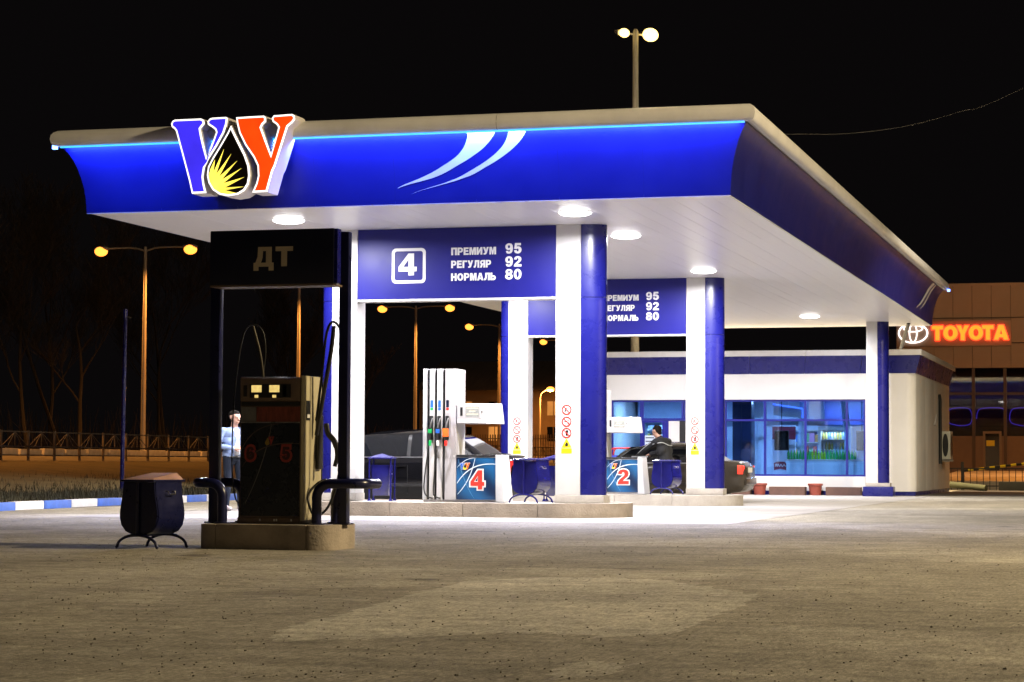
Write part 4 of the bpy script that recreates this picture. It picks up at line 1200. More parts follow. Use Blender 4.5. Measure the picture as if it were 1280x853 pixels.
# ------------------------------------------------------------------ cars
def make_car(label, L, hw, H, paint, glass_col=M_glassdark, lamps_on=False, ws=.265):
    t = empty('car', (0, 0, 0), label=label, cat='car', group='cars at the pumps')
    X = lambda f: -L / 2 + f * L
    st = [(0.0, .66, .34, .56), (.012, .78, .26, .63), (.05, .90, .20, .69), (.12, .97, .18, .76), (.25, 1.0, .18, .87), (.30, 1.0, .18, .91), (.45, 1.0, .18, .94), (.62, 1.0, .18, .955),
          (.76, 1.0, .18, .975), (.84, .995, .19, .985), (.92, .97, .21, .985), (.965, .94, .24, .97), (.985, .90, .28, .93), (1.0, .82, .36, .84)]
    bz = (H / 1.45)
    mb = MB()
    ringn = 0
    for fx, w_, zb, zt in st:
        zt *= bz
        wv = hw * w_
        half = [(0.0, zb), (wv * .80, zb), (wv * .94, zb + .06), (wv * .985, zb + .16), (wv, zb + .35 * (zt - zb)), (wv * 1.0, zb + .62 * (zt - zb)), (wv * .985, zt - .13), (wv * .955, zt - .05), (wv * .90, zt - .012), (wv * .6, zt + .012), (0.0, zt + .022)]
        ring = half + [(-y, z) for y, z in half[-2:0:-1]]
        ringn = len(ring)
        for y, z in ring: mb.v.append((X(fx), y, z))
    for i in range(len(st) - 1):
        for k in range(ringn):
            a, b_ = i * ringn + k, i * ringn + (k + 1) % ringn
            mb.f.append((a, b_, b_ + ringn, a + ringn))
    mb.f.append(tuple(range(ringn))); e = (len(st) - 1) * ringn
    mb.f.append(tuple(range(e, e + ringn)))
    mb.build('body', paint, t, smooth=R(50))
    # greenhouse
    zb0 = .93 * bz
    tt = [0, .2, .4, .6, .74, .84, .91, .96, .99, 1.0]
    def bend(q): return max(0.0, (q - .70) / .30)
    def xf(q): return X(ws + .135 * q) + .16 * bend(q) ** 2.2
    def xr(q): return X(.900 - .150 * q) - .20 * bend(q) ** 2.2
    def gw(q): return hw * (.93 - .17 * q) - .055 * bend(q) ** 2.4
    def gz(q): return zb0 + (H - .05 - zb0) * q
    xm, hl = X(.60), .30 * L
    def arch(x, q): return -.19 * bend(q) * min(.9, ((x - xm) / hl) ** 2)
    gb = MB()
    def ring(x0, x1, w_, rc):
        P = []
        for cx, cy, a0 in ((x1 - rc, w_ - rc, 0), (x0 + rc, w_ - rc, 90), (x0 + rc, -w_ + rc, 180), (x1 - rc, -w_ + rc, 270)):
            for k in range(7):
                a = R(a0 + 15 * k)
                P.append((cx + rc * math.cos(a), cy + rc * math.sin(a)))
        return P
    for q in tt:
        for p in ring(xf(q), xr(q), gw(q), .12): gb.v.append((p[0], p[1], gz(q) + arch(p[0], q)))
    for k_, (ins, dzv) in enumerate(((.035, .008), (.09, .022), (.2, .038), (.36, .047))):
        for p in ring(xf(1) + ins, xr(1) - ins, gw(1) - ins, .12): gb.v.append((p[0], p[1], H - .05 + dzv + arch(p[0], 1)))
    rows_ = len(tt) + 4
    for i in range(rows_ - 1):
        for k in range(28):
            a, b_ = i * 28 + k, i * 28 + (k + 1) % 28
            gb.f.append((a, b_, b_ + 28, a + 28))
    gb.f.append(tuple(range((rows_ - 1) * 28, rows_ * 28)))
    gb.build('cabin', paint, t, smooth=R(50))
    def panel(name, fa, fb, q0, q1, s, mat_, n=10, out=.006):
        """side pane between lengths fa(q) and fb(q)"""
        pm = MB()
        for i in range(n + 1):
            q = q0 + (q1 - q0) * i / n
            for x in (fa(q), fb(q)):
                pm.v.append((x, s * (gw(q) + out), gz(q) + arch(x, q)))
        for i in range(n):
            pm.f.append((2 * i, 2 * i + 1, 2 * i + 3, 2 * i + 2))
        return pm.build(name, mat_, t)
    xb = X(.60)
    for s in (-1, 1):   # door seams and dark window surround
        for fx_ in (.335, .60, .825):
            MB().box(X(fx_) - .004, X(fx_) + .004, s * (hw + .0015) - .004, s * (hw + .0015) + .004, .30, .80 * bz).build('door_seam', M_black, t)
        MB().box(X(.20) , X(.78), s * (hw + .004) - .010, s * (hw + .004) + .010, .42 * bz, .47 * bz).build('side_moulding', M_black, t, bevel=.006)
        panel('window_surround', lambda q: xf(q) + .10, lambda q: xr(q) - .16, .02, .93, s, M_black, 10, .003)
    for s in (-1, 1):
        panel('window', lambda q: xf(q) + .16, lambda q: xb - .04, .05, .88, s, glass_col)
        panel('window', lambda q: xb + .03, lambda q: xr(q) - .24 + .02 * q, .05, .88, s, glass_col)
        MB().box(xf(0) + .10, xr(0) - .12, s * (gw(0) + .012) - .01, s * (gw(0) + .012) + .01, zb0 - .005, zb0 + .02).build('belt_trim', M_steel, t)
        for hx in (X(.575), X(.775)):
            MB().box(hx - .09, hx + .09, s * (hw + .012) - .012, s * (hw + .012) + .012, .77 * bz, .80 * bz).build('door_handle', paint, t, bevel=.008)
        mr_ = MB().hexa([(X(.315), s * (hw * .95), .96 * bz), (X(.345), s * (hw * .95), .96 * bz), (X(.345), s * (hw + .14), .97 * bz), (X(.31), s * (hw + .14), .97 * bz), (X(.32), s * (hw * .95), 1.05 * bz), (X(.345), s * (hw * .95), 1.05 * bz), (X(.345), s * (hw + .14), 1.07 * bz), (X(.315), s * (hw + .14), 1.07 * bz)])
        mr_.build('wing_mirror', paint, t, bevel=.02)
        # lamps
        MB().sphere((X(.035), s * hw * .70, .62 * bz), .1, 12, 8, (.9, 1.5, .75)).build('headlight', mat('headlight_glass', (0.6, 0.62, 0.65), 0.1), t)
        MB().hexa([(X(.972), s * hw * .82, .68 * bz), (X(.998), s * hw * .78, .68 * bz), (X(.999), s * hw * .78, .88 * bz), (X(.972), s * hw * .82, .90 * bz),
                   (X(.966), s * (hw * .955), .68 * bz), (X(.990), s * (hw * .895), .68 * bz), (X(.989), s * (hw * .89), .88 * bz), (X(.966), s * (hw * .95), .90 * bz)]).build('tail_light',
                   emat('tail_lit', (1.0, 0.06, 0.03), 1.1, (0.5, 0.02, 0.02)) if lamps_on else mat('tail_red', (0.35, 0.02, 0.02), 0.15), t, bevel=.01)
        for wx in (X(.185), X(.79)):
            ar = MB().prism([ell(wx, .34, .37, .37, 32), ell(wx, .33, .27, .27, 32)], s * (hw + .002), s * (hw - .03))
            ar.build('wheel_arch', M_black, t)
            wh = MB().lathe([(.20, -.09), (.29, -.095), (.315, -.06), (.32, 0), (.315, .06), (.29, .095), (.20, .09)], 32, (wx, s * (hw - .085), .32), 'Y').build('tyre', M_tyre, t)
            rm = MB().lathe([(.02, 0), (.19, .01), (.205, .03)], 28, (wx, s * (hw - .02), .32), 'Y')
            for k in range(5):
                a = 2 * math.pi * k / 5
                d = Vector((math.cos(a), 0, math.sin(a)))
                c_ = Vector((wx, s * (hw - .005), .32))
                rm.tube([c_ + d * .03, c_ + d * .19], [.03, .022], 6)
            rm.build('rim', M_galv, wh)
    for nm, fx_, sgn in (('windscreen', xf, -1), ('rear_window', xr, 1)):
        pm = MB()
        for i in range(7):
            q = .06 + .8 * i / 6
            for y in (-(gw(q) - .15), gw(q) - .15):
                pm.v.append((fx_(q) + sgn * .006, y, gz(q)))
        for i in range(6): pm.f.append((2 * i, 2 * i + 1, 2 * i + 3, 2 * i + 2))
        pm.build(nm, glass_col, t)
    MB().box(X(1.0) - .04, X(1.0) + .045, -hw * .80, hw * .80, .40, .56).build('rear_bumper', paint, t, bevel=.035, seg=3)
    MB().box(X(1.0) + .002, X(1.0) + .012, -.26, .26, .68, .79).build('number_plate', M_letter, t)
    MB().box(X(0) - .05, X(0) + .05, -hw * .66, hw * .66, .30, .44).build('front_bumper', paint, t, bevel=.03, seg=3)
    MB().box(X(0) - .012, X(0) + .03, -.34, .34, .48, .56).build('grille', M_black, t)
    return t
P_black = mat('black_car_paint', (0.004, 0.004, 0.005), 0.05, spec=0.28)
P_dark = mat('dark_grey_car_paint', (0.055, 0.048, 0.042), 0.2, spec=0.6)
c = make_car('black sedan standing behind pump 4', 4.95, .90, 1.50, P_black, ws=.225)
c.location = (-13.60, 40.0, 0)
c = make_car('dark grey sedan with a red tail light, behind pump 2', 4.35, .84, 1.37, P_dark, lamps_on=True)
c.location = (-10.95, 50.85, 0)

# ------------------------------------------------------------------ people
def capsule(mb, a, b_, r0, r1, n=14):
    a, b_ = Vector(a), Vector(b_)
    d = b_ - a
    L_ = max(d.length, 1e-4)
    d = d / L_
    path, rs = [], []
    for k in range(5):
        q = math.sin(R(-85 + 17 * k)) if k else -.999
        path.append(a + d * r0 * q); rs.append(r0 * math.sqrt(max(1e-4, 1 - q * q)))
    path.append(a); rs.append(r0)
    path.append(b_); rs.append(r1)
    for k in range(5):
        q = math.sin(R(17 + 17 * k)) if k < 4 else .999
        path.append(b_ + d * r1 * q); rs.append(r1 * math.sqrt(max(1e-4, 1 - q * q)))
    mb.tube(path, rs, n)
def remesh(mb, name, vox, it=3):
    me = bpy.data.meshes.new(name)
    me.from_pydata(mb.v, [], mb.f)
    bm = bmesh.new(); bm.from_mesh(me); bmesh.ops.recalc_face_normals(bm, faces=bm.faces); bm.to_mesh(me); bm.free()
    o = bpy.data.objects.new(name, me)
    C.objects.link(o)
    m = o.modifiers.new('r', 'REMESH'); m.mode = 'VOXEL'; m.voxel_size = vox
    s = o.modifiers.new('s', 'SMOOTH'); s.iterations = it; s.factor = .5
    dg = bpy.context.evaluated_depsgraph_get()
    out = bpy.data.meshes.new_from_object(o.evaluated_get(dg))
    bpy.data.objects.remove(o)
    for p in out.polygons: p.use_smooth = True
    return out
def hand(parts, wrist, fwd, palm_n, mt, curl=.5):
    """palm, four fingers and a thumb"""
    wv, f = Vector(wrist), Vector(fwd).normalized()
    n = Vector(palm_n); n = (n - f * n.dot(f)).normalized()
    sd = f.cross(n)
    pc = wv + f * .045
    for k in (-1, 0, 1):
        parts.append((wv + sd * .012 * k, wv + f * .085 + sd * .022 * k, .018, .016, mt))
    for k, ln in zip((-1.5, -.5, .5, 1.5), (.068, .078, .074, .058)):
        b0 = wv + f * .088 + sd * .0205 * k
        d1 = (f * math.cos(curl * .6) + n * math.sin(curl * .6))
        d2 = (f * math.cos(curl * 1.6) + n * math.sin(curl * 1.6))
        b1 = b0 + d1 * ln * .5
        b2 = b1 + d2 * ln * .5
        parts.append((b0, b1, .0095, .0088, mt)); parts.append((b1, b2, .0088, .0078, mt))
    th0 = wv + f * .03 - sd * .028
    th1 = th0 + (f * .6 - sd * .6 + n * .45).normalized() * .045
    parts.append((th0, th1, .012, .0105, mt)); parts.append((th1, th1 + (f * .85 + n * .5).normalized() * .035, .0105, .0088, mt))
def make_person(label, parts, mats, hair, loc, rz, extra=None):
    t = empty('person', (0, 0, 0), label=label, cat='person')
    mb = MB()
    for a, b_, r0, r1, mi in parts: capsule(mb, a, b_, r0, r1)
    me = remesh(mb, 'body', .010)
    for m in mats: me.materials.append(m)
    A = np.array([p[0] for p in parts], float); Bq = np.array([p[1] for p in parts], float)
    r0 = np.array([p[2] for p in parts]); r1 = np.array([p[3] for p in parts]); mi = [p[4] for p in parts]
    cs = np.array([p.center for p in me.polygons])
    best = np.full(len(cs), 1e9); idx = np.zeros(len(cs), int)
    for k in range(len(A)):
        d = Bq[k] - A[k]; l2 = max(1e-9, d @ d)
        tq = np.clip(((cs - A[k]) @ d) / l2, 0, 1)
        ds = np.linalg.norm(cs - A[k] - tq[:, None] * d, axis=1) - (r0[k] + (r1[k] - r0[k]) * tq)
        msk = ds < best - .0005
        best[msk] = ds[msk]; idx[msk] = mi[k]
    me.polygons.foreach_set('material_index', idx.astype(np.int32))
    put('body', me, None, t)
    hb = MB()
    for a, b_, q0, q1 in hair: capsule(hb, a, b_, q0, q1)
    hm = remesh(hb, 'hair', .009, 2)
    hm.materials.append(M_hair)
    put('hair', hm, None, t)
    if extra: extra(t)
    t.location = loc
    t.rotation_euler = (0, 0, rz)
    return t
def head(parts, c, fwd=(0, -1, 0), mt=0):
    c, f = Vector(c), Vector(fwd).normalized()
    s = f.cross(Vector((0, 0, 1))).normalized()
    u = s.cross(f)
    H_ = lambda a, b_, d: c + f * a + s * b_ + u * d
    parts += [(H_(.0, 0, .035), H_(-.02, 0, .035), .082, .082, mt), (H_(.02, 0, -.03), H_(.02, 0, -.05), .064, .056, mt), (H_(.045, 0, -.085), H_(.05, 0, -.08), .032, .03, mt),
              (H_(.088, 0, .012), H_(.103, 0, -.018), .012, .016, mt), (H_(.072, -.032, .03), H_(.072, .032, .03), .018, .018, mt),
              (H_(.082, -.02, -.062), H_(.082, .02, -.062), .010, .010, mt), (H_(-.01, .078, .0), H_(-.015, .086, .03), .012, .014, mt), (H_(-.01, -.078, .0), H_(-.015, -.086, .03), .012, .014, mt)]
    return H_
M_denim = mat('pale_denim', (0.30, 0.40, 0.66), 0.85, var=0.25, vscale=9, bump=.3, bscale=120)
M_jeans = mat('jeans', (0.004, 0.009, 0.024), 0.9, var=0.3, vscale=9)
M_shirt = mat('white_shirt', (0.72, 0.72, 0.74), 0.85, var=0.1, vscale=9)
M_shoe = mat('pale_shoe', (0.5, 0.42, 0.45), 0.6)
M_jacket = mat('black_jacket', (0.012, 0.013, 0.017), 0.75, var=0.4, vscale=12, bump=.3, bscale=60)
M_trous = mat('black_trousers', (0.012, 0.012, 0.014), 0.85, var=0.3, vscale=12)
M_stripe = mat('grey_piping', (0.42, 0.44, 0.46), 0.5)
# man on the phone: 0 skin 1 jacket 2 shirt 3 jeans 4 shoes
pp = []
Hh = head(pp, (.0, -.03, 1.63), (.25, -1, -.12))
pp += [((0, 0, 1.44), (0, -.015, 1.55), .058, .052, 0),
       ((-.07, .0, 1.36), (.07, .0, 1.36), .115, .115, 1), ((-.17, .005, 1.41), (.17, .005, 1.41), .055, .055, 1), ((0, 0, 1.25), (0, .01, 1.02), .14, .13, 1),
       ((-.07, .0, 1.22), (.07, .0, 1.22), .115, .115, 1), ((-.06, .01, 1.0), (.06, .01, 1.0), .125, .125, 1),
       ((0, -.085, 1.40), (0, -.085, 1.02), .055, .06, 2),
       ((-.09, .0, .93), (-.10, -.01, .50), .095, .062, 3), ((.09, .0, .93), (.11, -.03, .50), .095, .062, 3), ((-.06, .01, .93), (.06, .01, .93), .115, .115, 3),
       ((-.10, -.01, .50), (-.11, .02, .11), .062, .048, 3), ((.11, -.03, .50), (.12, .0, .11), .062, .048, 3),
       ((-.11, .04, .05), (-.125, -.15, .042), .045, .038, 4), ((.12, .02, .05), (.14, -.17, .042), .045, .038, 4),
       ((.19, .0, 1.41), (.27, -.08, 1.17), .062, .050, 1), ((.27, -.08, 1.17), (.16, -.17, 1.43), .048, .038, 1),
       ((-.19, .0, 1.41), (-.27, .03, 1.14), .062, .050, 1), ((-.27, .03, 1.14), (-.10, -.17, 1.10), .048, .038, 1)]
hand(pp, (.155, -.172, 1.44), (-.35, .25, 1), (-.9, .3, 0), 0, .8)
hand(pp, (-.09, -.175, 1.10), (1, -.2, .05), (0, 1, -.3), 0, .7)
hair1 = [(Hh(-.015, 0, .055), Hh(-.045, 0, .05), .083, .085), (Hh(.02, 0, .088), Hh(-.03, 0, .085), .05, .06), (Hh(-.06, 0, 0), Hh(-.06, 0, -.03), .05, .045)]
def phone(t):
    MB().box(.118, .130, -.135, -.06, 1.52, 1.65).build('phone', M_black, t, bevel=.003)
    MB().tube([(-.115, -.095, .945), (0, -.13, .95), (.115, -.095, .945)], .016, 8).build('belt', M_black, t)
make_person('man in pale denim jacket and jeans phoning behind the diesel pump', pp, [M_skin, M_denim, M_shirt, M_jeans, M_shoe], hair1, (-15.66, 37.0, 0), R(48), phone).scale = (1.14, 1.14, 1.01)
# man leaning at the car: 0 skin 1 jacket 2 trousers 3 shoes
pp = []
Hh = head(pp, (.02, -.20, 1.475), (.1, -1, -.45))
pp += [((0, -.10, 1.33), (.01, -.17, 1.41), .058, .054, 0),
       ((-.08, -.05, 1.24), (.08, -.05, 1.24), .125, .125, 1), ((-.18, -.06, 1.28), (.18, -.06, 1.28), .062, .062, 1), ((0, -.02, 1.15), (0, .06, .88), .15, .14, 1),
       ((-.08, .0, 1.08), (.08, .0, 1.08), .125, .125, 1), ((-.07, .06, .84), (.07, .06, .84), .135, .135, 1), ((0, -.12, 1.34), (0, -.10, 1.30), .07, .08, 1),
       ((-.09, .07, .84), (-.10, .02, .46), .10, .07, 2), ((.09, .07, .84), (.11, .0, .46), .10, .07, 2), ((-.06, .07, .84), (.06, .07, .84), .12, .12, 2),
       ((-.10, .02, .46), (-.11, .10, .10), .068, .055, 2), ((.11, .0, .46), (.12, .07, .10), .068, .055, 2),
       ((-.11, .12, .05), (-.125, -.07, .042), .047, .04, 3), ((.12, .09, .05), (.14, -.10, .042), .047, .04, 3),
       ((.20, -.06, 1.28), (.24, -.30, 1.12), .07, .06, 1), ((.24, -.30, 1.12), (.20, -.56, .98), .058, .045, 1),
       ((-.20, -.06, 1.28), (-.25, -.25, 1.08), .07, .058, 1), ((-.25, -.25, 1.08), (-.16, -.50, 1.02), .055, .045, 1)]
hand(pp, (.20, -.57, .975), (0, -1, -.35), (0, -.3, -1), 0, .5)
hand(pp, (-.16, -.51, 1.02), (.1, -1, -.3), (0, -.3, -1), 0, .6)
hair2 = [(Hh(-.02, 0, .05), Hh(-.05, 0, .04), .082, .086), (Hh(.02, 0, .085), Hh(-.03, 0, .085), .046, .06), (Hh(-.065, 0, -.01), Hh(-.065, 0, -.045), .052, .045)]
def piping(t):
    MB().tube(smoothp([(-.10, .118, 1.19), (.02, .125, 1.20), (.14, .07, 1.25), (.23, -.03, 1.24), (.265, -.10, 1.22)]), .0095, 6).build('jacket_piping', M_stripe, t)
    MB().tube(smoothp([(.27, -.14, 1.26), (.30, -.30, 1.15), (.27, -.50, 1.03)]), .007, 6).build('jacket_piping', M_stripe, t)
make_person('man in a black jacket with grey piping leaning toward pump 2', pp, [M_skin, M_jacket, M_trous, M_black], hair2, (-10.40, 49.1, 0), R(-118), piping).scale = (1.07,) * 3

# ------------------------------------------------------------------ shop building
VS = 63.35
shop = empty('shop_building', (-10.9, 68.9, 0), label='low white station shop with blue parapet and wide lit windows', cat='building')
SW = lambda mb, name, m, parent=shop, **k: mb.build(name, m, parent, world=True, **k)
UA, UB, VB = -15.6, -6.25, 74.45
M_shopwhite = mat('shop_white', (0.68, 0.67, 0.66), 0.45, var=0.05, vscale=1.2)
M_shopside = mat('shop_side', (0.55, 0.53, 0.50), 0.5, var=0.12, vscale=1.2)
def wall(u0, u1, z0, z1): SW(MB().box(u0, u1, VS, VS + .22, z0, z1), 'wall', M_shopwhite)
wall(UA, UB - .25, 2.71, 3.46); wall(-11.66, -7.65, .12, .53); wall(UA, -15.01, .12, 2.709); wall(-12.80, -11.672, .12, 2.709); wall(-7.645, UB - .25, .12, 2.709)
# rounded right corner pier
rc = arc(UB - .25, VS + .25, .25, -90, 0, 8)
mb = MB()
pts = rc + [(UB - .22, VS + .25), (UB - .25, VS + .22)]
for z in (.12, 3.46):
    for p in pts: mb.v.append((p[0], p[1], z))
n_ = len(pts)
for k in range(n_): mb.f.append((k, (k + 1) % n_, n_ + (k + 1) % n_, n_ + k))
mb.f.append(tuple(range(n_))); mb.f.append(tuple(range(n_, 2 * n_)))
SW(mb, 'wall', M_shopwhite, smooth=R(40))
for k in range(4):   # side wall in cladding panels
    a = VS + .252 + k * (VB - VS - .25) / 4
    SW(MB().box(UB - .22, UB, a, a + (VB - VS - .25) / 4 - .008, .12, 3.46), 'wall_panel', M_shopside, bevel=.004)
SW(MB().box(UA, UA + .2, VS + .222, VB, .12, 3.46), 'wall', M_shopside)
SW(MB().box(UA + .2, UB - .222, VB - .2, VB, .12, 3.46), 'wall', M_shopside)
SW(MB().box(UA + .01, UB - .012, VS + .012, VB - .01, -.01, .119), 'plinth', M_blue)
# flared parapet band, mitred
def ringband(name, m, d0, z0, d1, z1, front_n=6):
    cs0 = [(UA - d0, VS - d0), (UB + d0, VS - d0), (UB + d0, VB + d0), (UA - d0, VB + d0)]
    cs1 = [(UA - d1, VS - d1), (UB + d1, VS - d1), (UB + d1, VB + d1), (UA - d1, VB + d1)]
    for i in range(4):
        j = (i + 1) % 4
        k = front_n
        for q in range(k):
            def lp(P, t): return (P[i][0] + (P[j][0] - P[i][0]) * t, P[i][1] + (P[j][1] - P[i][1]) * t)
            e = .0004
            t0, t1 = q / k + (e if q else 0), (q + 1) / k - (e if q < k - 1 else 0)
            a, b_, c_, d_ = lp(cs0, t0), lp(cs0, t1), lp(cs1, t1), lp(cs1, t0)
            SW(MB().add([(*a, z0), (*b_, z0), (*c_, z1), (*d_, z1)], [(0, 1, 2, 3)]), name, m)
ringband('parapet_panel', M_blue, .012, 3.44, .16, 3.945)
ringband('parapet_cap', M_white, .19, 3.95, .19, 4.085, 3)
SW(MB().box(UA - .19, UB + .19, VS - .19, VB + .19, 4.086, 4.10), 'roof', M_white)
SW(MB().box(UA - .188, UB + .188, VS - .188, VB + .188, 3.94, 3.949), 'cap_soffit', M_white)
SW(MB().box(UA + .01, UB - .01, VS + .01, VB - .01, 3.40, 3.46), 'ceiling_slab', M_white)
# windows
M_frame = mat('window_frame_blue', (0.012, 0.014, 0.22), 0.35)
def window(u0, u1, z0, z1, mull, trans, name='window'):
    wnd = SW(MB().prism([[(u0, z0), (u1, z0), (u1, z1), (u0, z1)], [(u0 + .05, z0 + .05), (u0 + .05, z1 - .05), (u1 - .05, z1 - .05), (u1 - .05, z0 + .05)]], VS + .05, VS + .13), name, M_frame)
    xs = [u0 + .025] + list(mull) + [u1 - .025]
    zs = [z0 + .025] + list(trans) + [z1 - .025]
    for x in mull: SW(MB().box(x - .03, x + .03, VS + .04, VS + .128, z0 + .051, z1 - .051), 'mullion', M_frame, wnd)
    for i in range(len(xs) - 1):
        for z in trans: SW(MB().box(xs[i] + .031, xs[i + 1] - .031, VS + .045, VS + .12, z - .028, z + .028), 'transom', M_frame, wnd)
        for j in range(len(zs) - 1):
            SW(MB().box(xs[i] + .027, xs[i + 1] - .027, VS + .085, VS + .091, zs[j] + .026, zs[j + 1] - .026), 'pane', M_glass, wnd)
    return wnd
window(-11.665, -7.65, .535, 2.705, (-10.507, -9.348, -8.175), (2.124,))
window(-15.005, -14.10, .125, 2.705, (), (2.13,))
window(-14.095, -12.805, 2.13, 2.705, (-12.90,), ())
# entrance door and the lightbox beside it
dr = SW(MB().prism([[(-14.09, .125), (-13.42, .125), (-13.42, 2.12), (-14.09, 2.12)], [(-14.02, .20), (-14.02, 2.06), (-13.49, 2.06), (-13.49, .20)]], VS + .04, VS + .12), 'door', M_frame)
SW(MB().box(-14.019, -13.491, VS + .075, VS + .081, .201, 2.059), 'pane', M_glass, dr)
SW(MB().tube([(-13.46, VS - .02, .95), (-13.46, VS - .02, 1.35)], .014, 8), 'handle', M_steel, dr)
nt_ = SW(MB().box(-14.015, -13.70, VS + .066, VS + .073, 1.10, 1.68), 'notice', mat('notice_white', (0.55, 0.62, 0.75), 0.5), dr)
for k in range(5):
    SW(MB().box(-13.99, -13.74 - .03 * (k % 2), VS + .062, VS + .0655, 1.60 - .1 * k, 1.63 - .1 * k), 'print_line', M_dtnavy, nt_)
SW(MB().box(-13.415, -12.81, VS + .05, VS + .10, .125, 2.12), 'side_light_frame', M_frame)
SW(MB().box(-13.30, -12.985, VS + .02, VS + .048, 1.50, 2.10), 'poster', M_white)
SW(MB().box(-12.98, -12.815, VS + .02, VS + .048, 1.50, 2.10), 'poster', M_black)
# inside: back wall, floor, lit ceiling panels
M_inwall = mat('interior_wall', (0.52, 0.62, 0.78), 0.6, var=0.1, vscale=.8)
SW(MB().box(UA + .21, UB - .23, 69.0, 69.1, .12, 3.395), 'partition', M_inwall)
SW(MB().box(UA + .21, UB - .23, VS + .23, 68.99, .12, .135), 'shop_floor', M_pumpgrey)
SW(MB().box(UA + .21, UB - .23, VS + .23, 68.99, 2.85, 2.87), 'suspended_ceiling', mat('inner_ceiling', (0.25, 0.30, 0.55), 0.6, var=.2, vscale=.7))
T_ = lambda mb, name, m: SW(mb, name, m)
T_(MB().box(-9.30, UB - .24, 67.0, 67.4, 2.05, 2.84), 'ceiling_header', mat('header_blue', (.02, .03, .16), .4, var=.4, vscale=1.5))
T_(MB().box(-15.3, -9.32, 68.2, 68.6, 2.25, 2.84), 'ceiling_header', mat('header_pale', (.30, .38, .55), .5, var=.2, vscale=1.5))
M_tube = emat('shop_light', (0.70, 0.85, 1.0), 5)
for k, u in enumerate((-14.2, -11.0, -8.6)):
    lp_ = SW(MB().box(u - .6, u + .6, 66.0, 66.3, 2.81, 2.849), 'ceiling_light', M_tube)
    light('tube', 'AREA', shop, (u + 10.9, 66.15 - 68.9, 2.80), 150, (0.50, 0.74, 1.0), 1.2, (0, 0, 0), size_y=.3)

def thing(name, label, cat, loc, group=None): return empty(name, loc, 0, label, cat, group)
T = lambda mb, name, m, p, **k: mb.build(name, m, p, world=True, **k)
# things in the shop window
dc = thing('dark_reflection_box', 'dark blue box put in for the dark reflection in the left shop pane', 'cabinet', (-11.35, 65, .135))  # stands in for a dark reflection in the pane
T(MB().box(-11.66, -11.10, 64.6, 65.2, .14, 2.75), 'carcass', mat('reflection_dark', (0.015, 0.025, 0.07), 0.3), dc, bevel=.01)
T(MB().box(-11.62, -11.40, 64.58, 64.599, .3, 2.6), 'door', mat('reflection_dark_front', (0.02, 0.035, 0.10), 0.2), dc)
T(MB().box(-11.38, -11.14, 64.58, 64.599, .3, 2.6), 'door', mat('reflection_dark_front', (0.02, 0.035, 0.10), 0.2), dc)
M_drape = mat('pale_banner', (0.62, 0.75, 0.92), 0.6, var=.15, vscale=2)
def drape(u0, u1, v, label, bow):
    d = MB()
    for i in range(17):
        z = .3 + 2.45 * i / 16
        x = bow * math.sin(math.pi * i / 16) ** 2
        for k in range(5):
            q = k / 4
            d.v.append((u0 + (u1 - u0) * q + x, v + .05 * math.sin(q * 6.28), z))
    for i in range(16):
        for k in range(4):
            d.f.append((i * 5 + k, i * 5 + k + 1, i * 5 + k + 6, i * 5 + k + 5))
    r = thing('window_drape', label, 'curtain', ((u0 + u1) / 2, v, .3), 'pale drapes behind the shop window')
    T(d, 'cloth', M_drape, r)
    T(MB().tube([(u0 - .03, v, 2.76), (u1 + .03, v, 2.76)], .012, 6), 'rod', M_steel, r)
drape(-10.98, -10.72, 64.3, 'pale drape in the left part of the wide shop window', .05)
drape(-9.72, -9.52, 64.75, 'pale drape right of the red topped stand in the shop window', -.06)
drape(-8.55, -8.35, 65.0, 'pale drape beside the glass fridge in the shop window', .1)
st_ = thing('poster_stand', 'white poster stand with dark red header inside the shop window', 'display stand', (-10.16, 64.75, .135))
T(MB().box(-10.50, -9.84, 64.7, 64.85, .14, 2.0), 'panel', mat('stand_white', (0.62, 0.70, 0.85), 0.5), st_, bevel=.01)
T(MB().box(-10.50, -9.82, 64.67, 64.699, 1.59, 1.96), 'header', mat('dark_red', (0.22, 0.02, 0.05), 0.4), st_)
em = T(MB().prism([[(-10.45, .70), (-10.27, .735), (-10.09, .70), (-10.08, .90), (-10.17, .945), (-10.36, .945), (-10.46, .90)]], 64.67, 64.699), 'emblem', mat('dark_red', (0.22, 0.02, 0.05), 0.4), st_)
T(MB().tube(smoothp([(-10.42, 64.665, .79), (-10.39, 64.665, .88), (-10.36, 64.665, .80), (-10.33, 64.665, .87), (-10.29, 64.665, .80), (-10.25, 64.665, .87), (-10.21, 64.665, .80), (-10.16, 64.665, .86), (-10.12, 64.665, .80)]), .010, 5), 'script_mark', M_letter, em)
sb = thing('lit_sign', 'slanted pale sign with a blue lit edge in the upper shop window', 'sign', (-10.0, 64.5, 2.25))
T(MB().prism([[(-10.44, 2.28), (-9.60, 2.22), (-9.60, 2.47), (-10.44, 2.60)]], 64.5, 64.56), 'panel', M_drape, sb)
T(MB().tube([(-10.45, 64.49, 2.61), (-9.59, 64.49, 2.48), (-9.59, 64.49, 2.21)], .018, 6), 'lit_edge', emat('sign_edge_blue', (.05, .15, 1.0), 3), sb)
T(MB().tube([(-10.0, 64.53, 2.55), (-10.0, 64.53, 2.85)], .01, 6), 'hanger', M_steel, sb)
tv = thing('monitor', 'black screen hanging before the red topped stand in the shop window', 'screen', (-10.15, 64.2, 1.26))
T(MB().box(-10.36, -9.94, 64.15, 64.21, 1.265, 1.84), 'casing', M_black, tv, bevel=.012)
T(MB().tube([(-10.15, 64.2, 1.84), (-10.15, 64.2, 2.85)], .012, 6), 'hanger', M_black, tv)
T(MB().box(-10.34, -9.96, 64.144, 64.149, 1.29, 1.82), 'screen', M_glassdark, tv)
